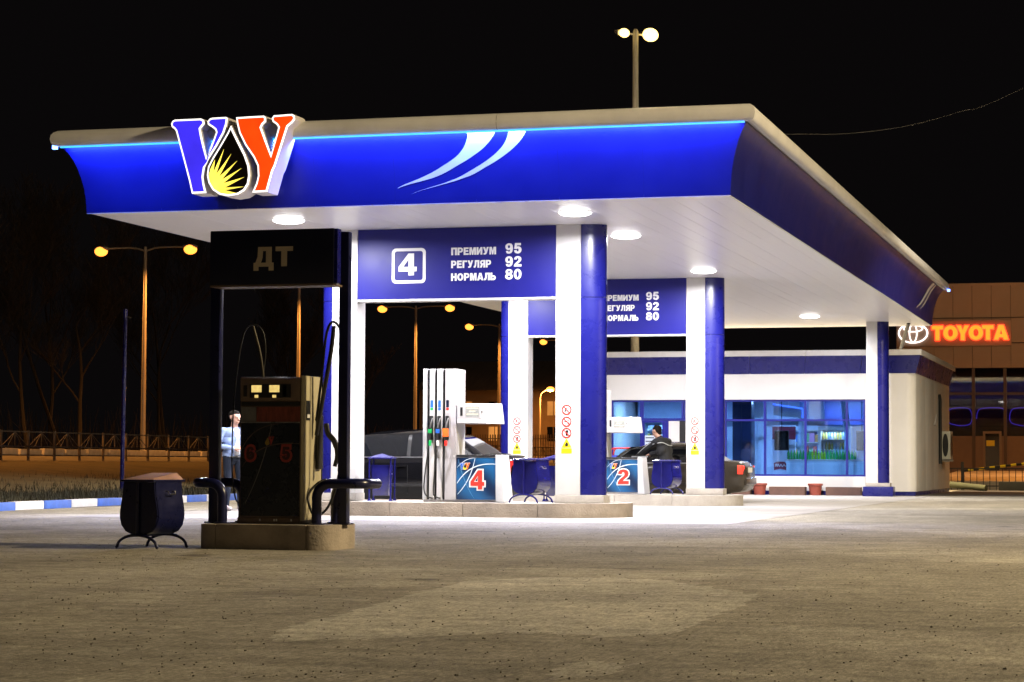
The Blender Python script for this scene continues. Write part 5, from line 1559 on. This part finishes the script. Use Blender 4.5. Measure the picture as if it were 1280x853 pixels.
tv = thing('monitor', 'black screen at the right edge of the wide shop window', 'screen', (-7.85, 64.2, 1.27))
T(MB().box(-8.0, -7.70, 64.15, 64.21, 1.27, 1.83), 'casing', M_black, tv, bevel=.012)
T(MB().box(-7.98, -7.72, 64.144, 64.149, 1.29, 1.81), 'screen', M_glassdark, tv)
T(MB().tube([(-7.85, 64.2, 1.83), (-7.85, 64.2, 2.85)], .012, 6), 'hanger', M_black, tv)
cn = thing('display_counter', 'pale counter under the row of green bottles', 'counter', (-9.05, 64.6, .135))
T(MB().box(-10.06, -7.75, 64.45, 64.85, .14, .98), 'carcass', mat('counter_pale', (0.50, 0.66, 0.78), 0.35, var=.1, vscale=2), cn, bevel=.01)
T(MB().box(-10.10, -7.72, 64.41, 64.89, .982, 1.012), 'top', M_white, cn, bevel=.006)
for k in range(3):
    T(MB().box(-10.03 + .77 * k, -9.30 + .77 * k, 64.435, 64.449, .2, .93), 'door', mat('counter_door', (0.42, 0.60, 0.74), 0.25), cn)
bot = MB().lathe([(.002, 0), (.036, .002), (.038, .02), (.038, .16), (.03, .20), (.014, .235), (.013, .272), (.015, .275)], 12).mesh('bottle')
M_bottle = mat('green_bottle', (0.02, 0.42, 0.10), 0.15, spec=.8)
M_bottle2 = mat('lime_bottle', (0.22, 0.50, 0.02), 0.15, spec=.8)
bot.materials.append(M_bottle)
botl = bot.copy(); botl.materials.clear(); botl.materials.append(M_bottle2)
capm = MB().lathe([(.016, .262), (.016, .285), (.001, .287)], 10).mesh('bottle_cap'); capm.materials.append(M_letter)
for k in range(23):
    lime = 8 <= k <= 12
    o = put('bottle', botl if lime else bot, None)
    o.location = (-10.02 + k * .0875, 64.6 + random.uniform(-.03, .03), 1.013)
    tag(o, 'lime bottle in the middle of the row on the shop counter' if lime else 'green bottle in the row on the shop counter', 'bottle', 'lime bottles on the shop counter' if lime else 'green bottles on the shop counter')
    put('bottle_cap', capm, None, o)
fr = thing('glass_fridge', 'white glass fronted fridge behind the green bottles', 'fridge', (-8.9, 66.3, .135))
T(MB().prism([[(-9.36, .14), (-8.42, .14), (-8.42, 1.98), (-9.36, 1.98)], [(-9.28, .95), (-9.28, 1.88), (-8.50, 1.88), (-8.50, .95)]], 66.0, 66.6), 'casing', M_white, fr)
T(MB().box(-9.28, -8.50, 66.55, 66.59, .95, 1.88), 'back', M_inwall, fr)
light('fridge_tube', 'AREA', fr, (0, -.15, 1.72), 9, (.8, .9, 1), .7, size_y=.1)
for z in (1.0, 1.3, 1.6):
    T(MB().box(-9.275, -8.505, 66.08, 66.54, z - .02, z), 'shelf', M_steel, fr)
cols = [(.5, .45, .1), (.6, .6, .65), (.45, .35, .08), (.2, .35, .5), (.55, .5, .2)]
for zi, z in enumerate((1.0, 1.3, 1.6)):
    for k in range(9):
        o = put('bottle', bot.copy(), None)
        o.data.materials.clear(); o.data.materials.append(mat('drink_%d' % ((k * 3 + zi) % 5), cols[(k * 3 + zi) % 5], .2))
        o.location = (-9.23 + k * .084, 66.25, z + .001); o.scale = (.9, .9, .85)
        tag(o, 'small drink bottle on %s shelf of the glass fridge' % ('the lowest', 'the middle', 'the top')[zi], 'bottle', 'drinks on %s fridge shelf' % ('the lowest', 'the middle', 'the top')[zi])
# bottled water on the counter's right end
for k in range(7):
    o = put('bottle', bot.copy(), None)
    o.data.materials.clear(); o.data.materials.append(mat('clear_bottle', (.55, .72, .9), .1))
    o.location = (-8.72 + k * .105, 64.78, 1.013); o.scale = (1.1, 1.1, 1.35)
    tag(o, 'tall clear water bottle behind the green bottles', 'bottle', 'clear bottles on the shop counter')
# stocked shelves along the back wall
GC = [(.5, .08, .05), (.6, .45, .08), (.08, .2, .5), (.1, .4, .15), (.6, .6, .62), (.45, .2, .4), (.65, .3, .06)]
for (a, b_, vv, l_) in ((-14.9, -12.9, 67.6, 'stocked shelves behind the shop entrance'), (-11.0, -9.5, 68.3, 'stocked shelves behind the red topped stand'), (-8.3, -6.7, 68.0, 'stocked shelves at the right end of the shop')):
    gs_ = thing('goods_shelf', l_, 'shelf', ((a + b_) / 2, vv, .135), 'stocked shelves in the shop')
    T(MB().box(a, b_, vv + .3, vv + .34, .14, 2.05), 'back_panel', M_drape, gs_)
    for z in (.35, .75, 1.15, 1.55, 1.92):
        T(MB().box(a, b_, vv, vv + .299, z - .025, z), 'shelf', M_white, gs_)
        x = a + .04
        while x < b_ - .16:
            wd = random.uniform(.07, .16); hg = random.uniform(.14, .30)
            if z < 1.9:
                T(MB().box(x, x + wd, vv + .04, vv + .2, z + .001, z + hg), 'pack', mat('goods_%d' % random.randrange(7), GC[0], .4) if False else mat('goods_%s' % (gi := random.randrange(7)), GC[gi], .4), gs_)
            x += wd + random.uniform(.01, .05)
# red framed rack by the door
rk_ = thing('display_rack', 'red framed rack with blue and white packs by the shop door', 'rack', (-14.17, 61.6, 0))
for y in (61.4, 61.8):
    T(MB().tube(smoothp([(-14.58, y, .0), (-14.58, y, .9), (-14.55, y, 1.2), (-14.47, y, 1.29), (-14.17, y, 1.30), (-13.87, y, 1.29), (-13.79, y, 1.2), (-13.76, y, .9), (-13.76, y, 0)]), .02, 8), 'frame', M_red, rk_)
for z in (.25, .62, .95):
    T(MB().box(-14.57, -13.77, 61.41, 61.79, z - .02, z), 'shelf', M_red, rk_)
M_pack = mat('pack_blue', (.05, .07, .45), .4)
for z in (.25, .62, .95):
    for k in range(4):
        T(MB().box(-14.53 + .19 * k, -14.36 + .19 * k, 61.45, 61.75, z + .001, z + .15), 'pack', M_pack, rk_, bevel=.006)
        T(MB().box(-14.52 + .19 * k, -14.37 + .19 * k, 61.444, 61.449, z + .02, z + .075), 'pack_label', M_letter, rk_)
# pots and brown blocks at the foot of the window
M_pot = mat('terracotta', (.28, .06, .04), .6, var=.2, vscale=8)
for u, l_ in ((-10.6, 'left of the two empty red flower pots below the shop window'), (-9.02, 'right of the two empty red flower pots below the shop window')):
    p_ = thing('flower_pot', l_, 'flower pot', (u, 63.05, 0), 'red flower pots below the shop window')
    T(MB().lathe([(.001, 0), (.15, .002), (.19, .27), (.215, .275), (.215, .33), (.19, .33), (.18, .25), (.001, .245)], 24, (u, 63.05, 0), caps=False), 'pot', M_pot, p_)
    T(MB().lathe([(.001, .25), (.178, .252)], 20, (u, 63.05, 0), caps=False), 'soil', mat('soil', (.03, .02, .015), .95), p_)
M_brown = mat('brown_stone', (.13, .07, .055), .8, var=.25, vscale=6, bump=.3)
for a, b_, l_ in ((-11.9, -10.86, 'left'), (-10.31, -9.30, 'middle'), (-8.71, -7.74, 'right')):
    p_ = thing('planter_box', l_ + ' one of the three brown boxes below the shop window', 'planter', ((a + b_) / 2, 63.1, 0), 'brown boxes below the shop window')
    T(MB().prism([[(a, 62.9), (b_, 62.9), (b_, 63.3), (a, 63.3)], [(a + .05, 62.95), (a + .05, 63.25), (b_ - .05, 63.25), (b_ - .05, 62.95)]], 0, .235, fn=lambda x, z, y: (x, z, y)), 'box', M_brown, p_)
    T(MB().box(a + .05, b_ - .05, 62.95, 63.25, .05, .18), 'soil', mat('soil', (.03, .02, .015), .95), p_)
# side wall fittings
ac = thing('air_conditioner', 'outdoor air conditioner unit on the side wall of the shop', 'air conditioner', (-6.08, 71.7, 1.03))
T(MB().box(-6.249, -5.95, 71.2, 72.1, 1.05, 1.93), 'casing', mat('ac_white', (.60, .60, .52), .4), ac, bevel=.02)
T(MB().prism([ell(-6.1, 1.49, .09, .36, 24)], 71.19, 71.198), 'vent', M_black, ac)
T(MB().lathe([(.01, .0), (.34, .0), (.36, .012)], 28, (-5.948, 71.65, 1.49), 'X'), 'fan_grille', M_black, ac)
for y in (71.3, 72.0):
    T(MB().box(-6.249, -5.93, y, y + .04, .98, 1.045), 'bracket', M_galv, ac)
dpipe = thing('vent_pipe', 'dark vertical pipe on the side wall of the shop', 'pipe', (-6.2, 70.6, .9))
T(MB().tube([(-6.2, 70.55, .9), (-6.2, 70.55, 2.9), (-6.22, 70.5, 3.05)], .05, 10), 'pipe', M_black, dpipe)
sg = thing('wall_plate', 'small white triangular plate on the side wall of the shop', 'sign', (-6.24, 69.2, 2.1))
T(MB().prism([[(69.0, 2.08), (69.75, 2.08), (69.75, 2.42)]], -6.249, -6.225, fn=lambda x, z, y: (y, x, z)), 'plate', M_letter, sg)

# ------------------------------------------------------------------ car dealership behind
VD = 100.0
dl = empty('showroom_building', (-2, 104, 0), label='tall panelled car showroom glowing brown under street light', cat='building')
D = lambda mb, name, m, parent=dl, **k: mb.build(name, m, parent, world=True, **k)
M_clad = mat('clad_panel', (.34, .27, .22), .6, var=.12, vscale=.6)
D(MB().box(-10.7, 9, VD + .07, 116, 5.12, 8.70), 'core', mat('clad_core', (.10, .08, .07), .8))
D(MB().box(-10.7, 9, VD + .9, VD + 1.1, -.01, 5.119), 'inner_wall', mat('showroom_back', (.16, .10, .08), .7, var=.3, vscale=.8))
pmesh1 = MB().box(0, .815, 0, .06, 0, 1.40).mesh('cladding_panel', .006, seg=1); pmesh1.materials.append(M_clad)
pmesh2 = MB().box(0, .815, 0, .06, 0, 1.065).mesh('cladding_panel', .006, seg=1); pmesh2.materials.append(M_clad)
for k in range(-3, 18):
    u = -8.20 + .829 * k
    if u > 8: continue
    for z, me_ in ((7.345, pmesh1), (6.24, pmesh2), (5.125, pmesh2)):
        o = put('cladding_panel', me_, None, dl)
        o.location = Vector((u, VD + random.uniform(-.004, .004), z + .01)) - dl.location
D(MB().box(-10.7, 9, VD - .05, VD + .2, 8.755, 8.86), 'coping', M_clad)
for k in range(-2, 12):
    u = -7.345 + 1.357 * k
    D(MB().box(u - .07, u + .07, VD + .05, VD + .25, 0, 5.12), 'mullion', mat('bronze_frame', (.09, .06, .045), .5))
    for z0, z1 in ((4.06, 5.10), (2.15, 3.94)):
        D(MB().box(u + .075, u + 1.357 - .075, VD + .12, VD + .13, z0, z1), 'pane', M_showglass)
    D(MB().box(u + .075, u + 1.357 - .075, VD + .08, VD + .2, 3.945, 4.055), 'transom', mat('bronze_frame', (.09, .06, .045), .5))
    D(MB().box(u + .075, u + 1.357 - .075, VD + .08, VD + .2, .0, 2.14), 'lower_panel', mat('bronze_panel', (.20, .13, .09), .5, var=.2, vscale=1))
dd = D(MB().prism([[(-6.95, .0), (-6.15, .0), (-6.15, 2.35), (-6.95, 2.35)], [(-6.85, .1), (-6.85, 2.25), (-6.25, 2.25), (-6.25, .1)]], VD + .03, VD + .078), 'door', mat('door_frame', (.22, .16, .11), .5))
D(MB().box(-6.849, -6.251, VD + .05, VD + .056, .101, 2.249), 'pane', M_showglass, dd)
D(MB().box(-6.80, -6.45, VD + .03, VD + .049, 1.70, 1.95), 'notice', M_yellow, dd)
# blue reflections and cars in the glass, put in as glowing loops
M_reflect = emat('reflection_blue', (.06, .04, 1.0), 1.3)
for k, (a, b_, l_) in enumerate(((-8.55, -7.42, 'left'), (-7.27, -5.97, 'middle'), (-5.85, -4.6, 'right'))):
    nl = thing('reflection_loop', l_ + ' one of the three glowing loops put in for blue reflections in the showroom glass', 'glowing reflection', ((a + b_) / 2, VD + .5, 2.6), 'loops put in for blue showroom reflections')
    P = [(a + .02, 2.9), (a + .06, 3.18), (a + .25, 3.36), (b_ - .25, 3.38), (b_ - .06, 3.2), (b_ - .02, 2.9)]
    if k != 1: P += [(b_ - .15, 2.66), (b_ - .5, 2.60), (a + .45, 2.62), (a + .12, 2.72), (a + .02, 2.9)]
    T(MB().tube(smoothp([(x, VD + .5, z) for x, z in P], 5), .022, 6), 'tube', M_reflect, nl)
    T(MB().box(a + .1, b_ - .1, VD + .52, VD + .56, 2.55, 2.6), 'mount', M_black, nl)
# lit name sign
sgn = empty('name_sign', (-8.2, VD, 6.1), label='lit orange letters and white oval emblem on the showroom wall', cat='sign')
T(MB().box(-10.66, -5.69, VD - .16, VD - .012, 6.09, 7.22), 'backing', M_clad, sgn, bevel=.015)
M_tlet = emat('orange_letters', (1.0, .20, .012), 2.2, (.6, .2, .05))
M_tglow = emat('red_edge', (1.0, .04, .01), 5.0, (.6, .05, .02))
xs_ = [-9.10, -8.60, -8.02, -7.50, -6.92, -6.42]
ws_ = [.47, .60, .50, .60, .47, .60]
for ch, x, w_ in zip('TOYOTA', xs_, ws_):
    g_ = T(text(ch, x, x + w_, 6.36, .62, VD - .235, .03, grow=.035), 'letter', M_tglow, sgn)
    T(text(ch, x, x + w_, 6.36, .62, VD - .268, .012), 'letter_face', M_tlet, g_)
M_emb = emat('emblem_white', (1.0, .90, .85), 1.8, (.8, .8, .8))
cx_, cz_ = -9.93, 6.68
for rx, rz_, ox, oz, t_ in ((.66, .46, 0, 0, .07), (.44, .165, 0, .20, .055), (.19, .42, 0, .0, .055)):
    T(MB().prism([ell(cx_ + ox, cz_ + oz, rx, rz_, 40), ell(cx_ + ox, cz_ + oz, rx - t_, rz_ - t_ * .9, 40)], VD - .24 - rx * .01, VD - .20 - rx * .01), 'emblem', M_emb, sgn)

# yard beside the shop: darker strip of ground, fence, kerb and barrier
dark_strip = MB().add([(-6.2, 64.3, .004), (60, 60, .004), (60, 78.7, .004), (-6.2, 78.7, .004)], [(0, 1, 2, 3)])
tag(dark_strip.build('dark_ground_strip', mat('dark_strip_ground', (.05, .045, .045), .9, var=.3, vscale=.7)), kind='structure')
yk = MB().box(-4.95, 12, 78.75, 79.4, -.01, .30).build('yard_kerb', mat('dark_kerb', (.05, .045, .035), .9, var=.3, vscale=2), bevel=.02)
tag(yk, 'dark low wall in front of the barred yard fence', 'low wall')
bm_ = MB().tube([(-7.4, 77.2, .30), (-5.2, 76.2, .10)], .11, 10).build('fallen_log', mat('log', (.10, .10, .05), .85, var=.3, vscale=4))
tag(bm_, 'long dark beam lying on the ground behind the shop', 'beam')
ramp_ = MB().add([(-7.6, 80.6, .30), (14, 80.6, .30), (14, 95, .64), (-7.6, 95, .64), (-7.6, 80.6, -.02), (14, 80.6, -.02)], [(0, 1, 2, 3), (4, 5, 1, 0)])
tag(ramp_.build('yard_ramp', mat('pale_yard', (.42, .38, .33), .85, var=.25, vscale=.8)), kind='structure')
fn = empty('yard_fence', (-4, 80, 0), label='low fence of thin dark bars before the bright yard', cat='fence')
T(MB().box(-7.6, 3, 79.98, 80.02, .73, .77), 'rail', M_black, fn); T(MB().box(-7.6, 3, 79.98, 80.02, .12, .16), 'rail', M_black, fn)
barm = MB().box(-.012, .012, -.012, .012, 0, .75).mesh('bar'); barm.materials.append(M_black)
for k in range(46):
    put('bar', barm, None, fn, loc=(-3.55 + k * .222, 0, .0))
for u in (-6.27, -4.0, -1.0):
    T(MB().box(u - .05, u + .05, 79.95, 80.05, 0, .98), 'post', M_black, fn)
bb = empty('barrier', (-3, 80.6, 0), label='yellow and black striped boom barrier above the yard fence', cat='barrier')
n_ = 26
for k in range(n_):
    a = Vector((-6.3, 80.6, .66)).lerp(Vector((-1.5, 80.6, 1.26)), k / n_); b2 = Vector((-6.3, 80.6, .66)).lerp(Vector((-1.5, 80.6, 1.26)), (k + 1) / n_)
    T(MB().tube([a, b2], .045, 8), 'stripe', M_yellow if k % 2 else M_black, bb)
T(MB().box(-1.6, -1.2, 80.4, 80.8, 0, 1.35), 'post', M_red, bb, bevel=.02)

# ------------------------------------------------------------------ street lamps
SOD = (1.0, 0.36, 0.06)
M_sod = emat('sodium_lens', (1.0, .28, .035), 3.2)
M_pole = mat('lamp_pole', (.36, .32, .28), .55, var=.15, vscale=2)
def make_lamp():
    t = empty('street_lamp', (0, 0, 0))
    MB().tube([(0, 0, 0), (0, 0, 4.5), (0, 0, 8.9)], [.11, .09, .06], 12).build('pole', M_pole, t)
    for s in (-1, 1):
        MB().tube(smoothp([(0, 0, 8.6), (s * .12, 0, 8.75), (s * .7, 0, 8.86), (s * 1.75, 0, 8.86)]), .035, 8).build('arm', M_pole, t)
        hd_ = MB().sphere((s * 2.07, 0, 8.86), .3, 14, 8, (1.25, .55, .36)).build('lamp_head', M_pole, t)
        MB().sphere((s * 2.10, 0, 8.74), .29, 14, 8, (1.0, .9, .75)).build('lens', M_sod, hd_)
        light('bulb', 'SPOT', t, (s * 2.10, 0, 8.50), 4600, SOD, .15, spot=R(152), blend=.6)
    return t
lamp = make_lamp()
spots = [(88.1, 'nearest double street lamp, left of the canopy'), (106.3, 'double street lamp seen behind the dark portal'), (125.2, 'double street lamp seen above pump 4 under the price board'),
         (142.9, 'double street lamp just left of the second left column'), (162.0, 'farthest double street lamp, right of the second left column'),
         (69.6, 'double street lamp beyond the left edge of the picture'), (51.0, 'second double street lamp beyond the left edge of the picture'), (32.5, 'third double street lamp beyond the left edge of the picture')]
for i, (v, l_) in enumerate(spots):
    o = lamp if i == 0 else copy_tree(lamp)
    o.location = (-41.5, v, 1.2)
    tag(o, l_, 'street lamp', 'orange double street lamps along the road')

# shorter lamp by the works yard
yl_ = empty('street_lamp', (-40.6, 150, 1.2), label='single bright lamp in front of the far works building', cat='street lamp')
T(MB().tube([(-40.6, 150, 1.2), (-40.6, 150, 5.3)], [.09, .06], 10), 'pole', M_pole, yl_)
T(MB().tube(smoothp([(-40.6, 150, 5.2), (-40.5, 150, 5.7), (-40.0, 150, 6.0)]), .04, 8), 'arm', M_pole, yl_)
T(MB().sphere((-39.85, 150, 5.98), .3, 14, 8, (1.0, .8, .6)), 'lens', M_sod, yl_)
light('bulb', 'POINT', yl_, (.75, -.2, 4.4), 1300, SOD, .2)
fb = empty('works_building', (-46, 172, 1.2), label='far orange lit works building seen between the columns', cat='building')
M_works = mat('works_wall', (.30, .22, .16), .8, var=.3, vscale=.5)
T(MB().box(-56, -38, 170, 184, 1.2, 6.6), 'wall', M_works, fb)
T(MB().add([(-56.4, 169.6, 6.6), (-37.6, 169.6, 6.6), (-37.6, 184.4, 6.6), (-56.4, 184.4, 6.6), (-56.4, 177, 9.2), (-37.6, 177, 9.2)], [(0, 1, 5, 4), (2, 3, 4, 5), (1, 2, 5), (0, 4, 3), (0, 3, 2, 1)]), 'roof', mat('works_roof', (.22, .17, .13), .7, stretch=(8, .2, 1), var=.4, vscale=1), fb)
for k in range(7):
    for z in (2.6, 4.6):
        wv_ = T(MB().box(-55 + 2.4 * k, -54 + 2.4 * k, 169.94, 169.99, z, z + 1.1), 'window', emat('works_window', (1.0, .38, .08), .45, var=.6, vscale=.7) if (k + int(z)) % 3 else M_glassdark, fb)
        T(MB().box(-54.53 + 2.4 * k, -54.47 + 2.4 * k, 169.92, 169.938, z, z + 1.1), 'glazing_bar', M_brownmetal, wv_)
wf = empty('works_fence', (-41, 140, 1.2), label='fence of upright slats before the far works building', cat='fence')
slm = MB().box(-.04, .04, -.01, .01, 0, 1.5).mesh('slat'); slm.materials.append(M_brownmetal)
for k in range(60):
    put('slat', slm, None, wf, loc=(-5 + .17 * k, 0, 0))
for z in (.4, 1.2):
    T(MB().box(-46, -35.8, 140.01, 140.04, 1.2 + z, 1.26 + z), 'rail', M_brownmetal, wf)

# tall floodlight mast behind the shop and one like it on the near side of the forecourt
M_flood = emat('flood_lens', (1.0, .68, .18), 5.0)
M_mast = mat('mast_paint', (.55, .52, .46), .5, var=.1, vscale=2)
def make_mast(H_, label, power, rz, spot=165, tilt=42, col=(1.0, .79, .46)):
    t = empty('floodlight_mast', (0, 0, 0), label=label, cat='floodlight', group='tall forecourt floodlight masts')
    MB().tube([(0, 0, 0), (0, 0, H_ * .5), (0, 0, H_ - .1), (0, 0, H_)], [.16, .135, .10, .05], 14).build('pole', M_mast, t)
    MB().box(-.55, .55, -.03, .03, H_ - .22, H_ - .16).build('cross_arm', M_mast, t)
    for s, r_ in ((-1, .20), (1, .30)):
        hd_ = MB().hexa([(s * .5 - .22, -.10, H_ - .28), (s * .5 + .22, -.10, H_ - .28), (s * .5 + .22, .22, H_ - .12), (s * .5 - .22, .22, H_ - .12), (s * .5 - .22, -.10, H_ - .08), (s * .5 + .22, -.10, H_ - .08), (s * .5 + .22, .22, H_ - .02), (s * .5 - .22, .22, H_ - .02)]).build('lamp_head', M_mast, t, bevel=.02)
        MB().sphere((s * .5, -.16, H_ - .2), r_, 16, 10, (1, .5, .8)).build('lens', M_flood, hd_)
        light('bulb', 'SPOT', t, (s * .5, -.55, H_ - .45), power * (1.3 if s > 0 else .7), col, .3, rot=(R(-tilt), 0, 0), spot=R(spot), blend=.6)
    t.rotation_euler = (0, 0, rz)
    return t
m1 = make_mast(16.1, 'tall floodlight mast with two glaring heads rising behind the canopy', 36000, R(36), 124, 58)
m1.location = (-17.15, 76.0, 0)
m2 = make_mast(13.0, 'tall floodlight mast beyond the right edge of the picture', 12500, R(-88))
m2.location = (12.5, 23.5, 0)
m3 = make_mast(12.0, 'unseen floodlight mast added beyond the right edge to brighten the ground', 6500, R(-141), 104, 22, (1.0, .86, .62))  # unseen mast added to brighten the right ground and shop corner
m3.location = (4.2, 50.0, 0)
# street lamp of the showroom yard, beyond the right edge of the picture
yl2 = copy_tree(lamp)
yl2.location = (-1.2, 86.0, 0)
for ch in yl2.children:
    if ch.type == 'LIGHT' and ch.location.x > 0:
        ch.data = ch.data.copy(); ch.data.energy = 9000
    elif ch.type == 'LIGHT':
        ch.data = ch.data.copy(); ch.data.energy = 2200; ch.data.color = (1.0, .46, .17); ch.data.spot_size = R(140); ch.rotation_euler = (R(62), 0, R(28))
tag(yl2, 'double street lamp of the showroom yard beyond the right edge', 'street lamp', 'orange double street lamps along the road')

# blue pole at the verge
bp_ = empty('blue_pole', (-24.08, 50, .1), label='slim bare blue pole standing on the verge at left', cat='pole')
T(MB().tube([(-24.1, 50, .05), (-24.07, 50, 4.55)], .05, 12), 'pole', M_blue, bp_)
T(MB().lathe([(.056, 4.55), (.056, 4.58), (.01, 4.6)], 12, (-24.07, 50, 0)), 'cap', M_blue, bp_)
T(MB().tube([(-24.07, 50, 4.42), (-23.93, 50, 4.38)], .012, 6), 'hook', M_galv, bp_)

# overhead wire
wire = MB().tube(smoothp([(-13, 60, 9.95), (-8.975, 60, 9.80), (-7.68, 60, 9.775), (-6.18, 60, 9.91), (-4.71, 60, 10.25), (-3.04, 60, 10.82), (6, 60, 15)]), .005, 5).build('overhead_wire', mat('wire', (.16, .15, .14), .6))
tag(wire, 'thin overhead wire sagging across the sky at right', 'wire')

# ------------------------------------------------------------------ roadside fence and bare trees
rf = empty('road_fence', (-36, 70, .85), label='low metal railing with crossed bars along the road', cat='fence')
M_rail = mat('railing', (.13, .11, .095), .6, var=.2, vscale=3)
pm_ = MB().box(-.035, .035, -.035, .035, 0, 1.02).mesh('post'); pm_.materials.append(M_rail)
rm1 = MB().box(-.02, .02, 0, 1.86, -.02, .02).mesh('rail'); rm1.materials.append(M_rail)
cm1 = MB().tube([(0, .04, .5), (0, .93, .97)], .014, 5).tube([(0, 1.82, .5), (0, .93, .97)], .014, 5).tube([(0, .93, .97), (0, .93, .5)], .012, 5).tube([(0, .45, .5), (0, .93, .97)], .010, 5).tube([(0, 1.4, .5), (0, .93, .97)], .010, 5).mesh('brace'); cm1.materials.append(M_rail)
for k in range(-5, 45):
    v = 65.7 + 1.86 * k
    put('post', pm_, None, rf, loc=(0, v - 70, 0))
    for z in (.98, .49, .2):
        put('rail', rm1, None, rf, loc=(0, v - 70, z))
    put('brace', cm1, None, rf, loc=(0, v - 70, 0))

def bare_tree(u, v, z, H_, label, seed):
    rnd = random.Random(seed)
    t = empty('bare_tree', (u, v, z), label=label, cat='tree', group='bare trees beyond the road')
    tr = MB(); cr = MB()
    def grow(p, d, L_, r, lv):
        P = [p]; rs = [r]
        q = p.copy(); dd_ = d.copy()
        n = 5
        for i in range(n):
            dd_ = (dd_ + Vector((rnd.gauss(0, .10), rnd.gauss(0, .10), .05 + rnd.gauss(0, .04)))).normalized()
            q = q + dd_ * L_ / n
            P.append(q.copy()); rs.append(r * (1 - .6 * (i + 1) / n))
            if lv < 4 and i >= 1:
                for _ in range(2 if lv > 0 else 1):
                    a = rnd.uniform(0, 6.28)
                    side = Vector((math.cos(a), math.sin(a), rnd.uniform(.3, .9))).normalized()
                    grow(q.copy(), (dd_ * .55 + side * .7).normalized(), L_ * rnd.uniform(.42, .62), rs[-1] * .6, lv + 1)
        (tr if lv == 0 else cr).tube(P, [max(.008, x) for x in rs], 6 if lv < 2 else 3, cap=False)
    for s in range(rnd.choice((1, 2, 2))):
        grow(Vector((rnd.uniform(-.5, .5) * s, rnd.uniform(-.3, .3) * s, -.1)), Vector((rnd.gauss(0, .12), rnd.gauss(0, .12), 1)).normalized(), H_ * rnd.uniform(.8, 1), .11, 0)
    bark = mat('bark', (.035, .027, .02), .9, var=.3, vscale=4)
    tr.build('trunk', bark, t); cr.build('crown', bark, t)
bare_tree(-51.2, 96, 1.25, 8, 'bare forked tree at the far left beyond the railing', 3)
bare_tree(-49.0, 97, 1.25, 7.5, 'bare tree left of the nearest street lamp', 8)
bare_tree(-53.5, 104, 1.25, 9, 'bare tree behind the blue pole', 5)
bare_tree(-55, 120, 1.25, 9, 'bare tree behind the dark portal', 12)
bare_tree(-54, 138, 1.25, 8, 'bare tree seen above the black car', 17)
bare_tree(-53, 148, 1.25, 7, 'bare tree left of the second left column', 21)
# far brush as one mass
br = MB()
rb = random.Random(4)
for i in range(2600):
    v = rb.uniform(90, 230); u = -52 - rb.random() * 10
    hh = rb.uniform(.8, 2.6)
    lx, ly = rb.gauss(0, .35), rb.gauss(0, .35)
    br.tube([(u, v, 1.15), (u + lx * .5, v + ly * .5, 1.2 + hh * .6), (u + lx, v + ly, 1.2 + hh)], [.02, .014, .006], 3, cap=False)
me = bpy.data.meshes.new('brush'); me.from_pydata(br.v, [], br.f)
tag(put('brush', me, mat('brush', (.06, .045, .03), .9, var=.3)), 'dim mass of bare brush beyond the road', 'brush', kind='stuff')
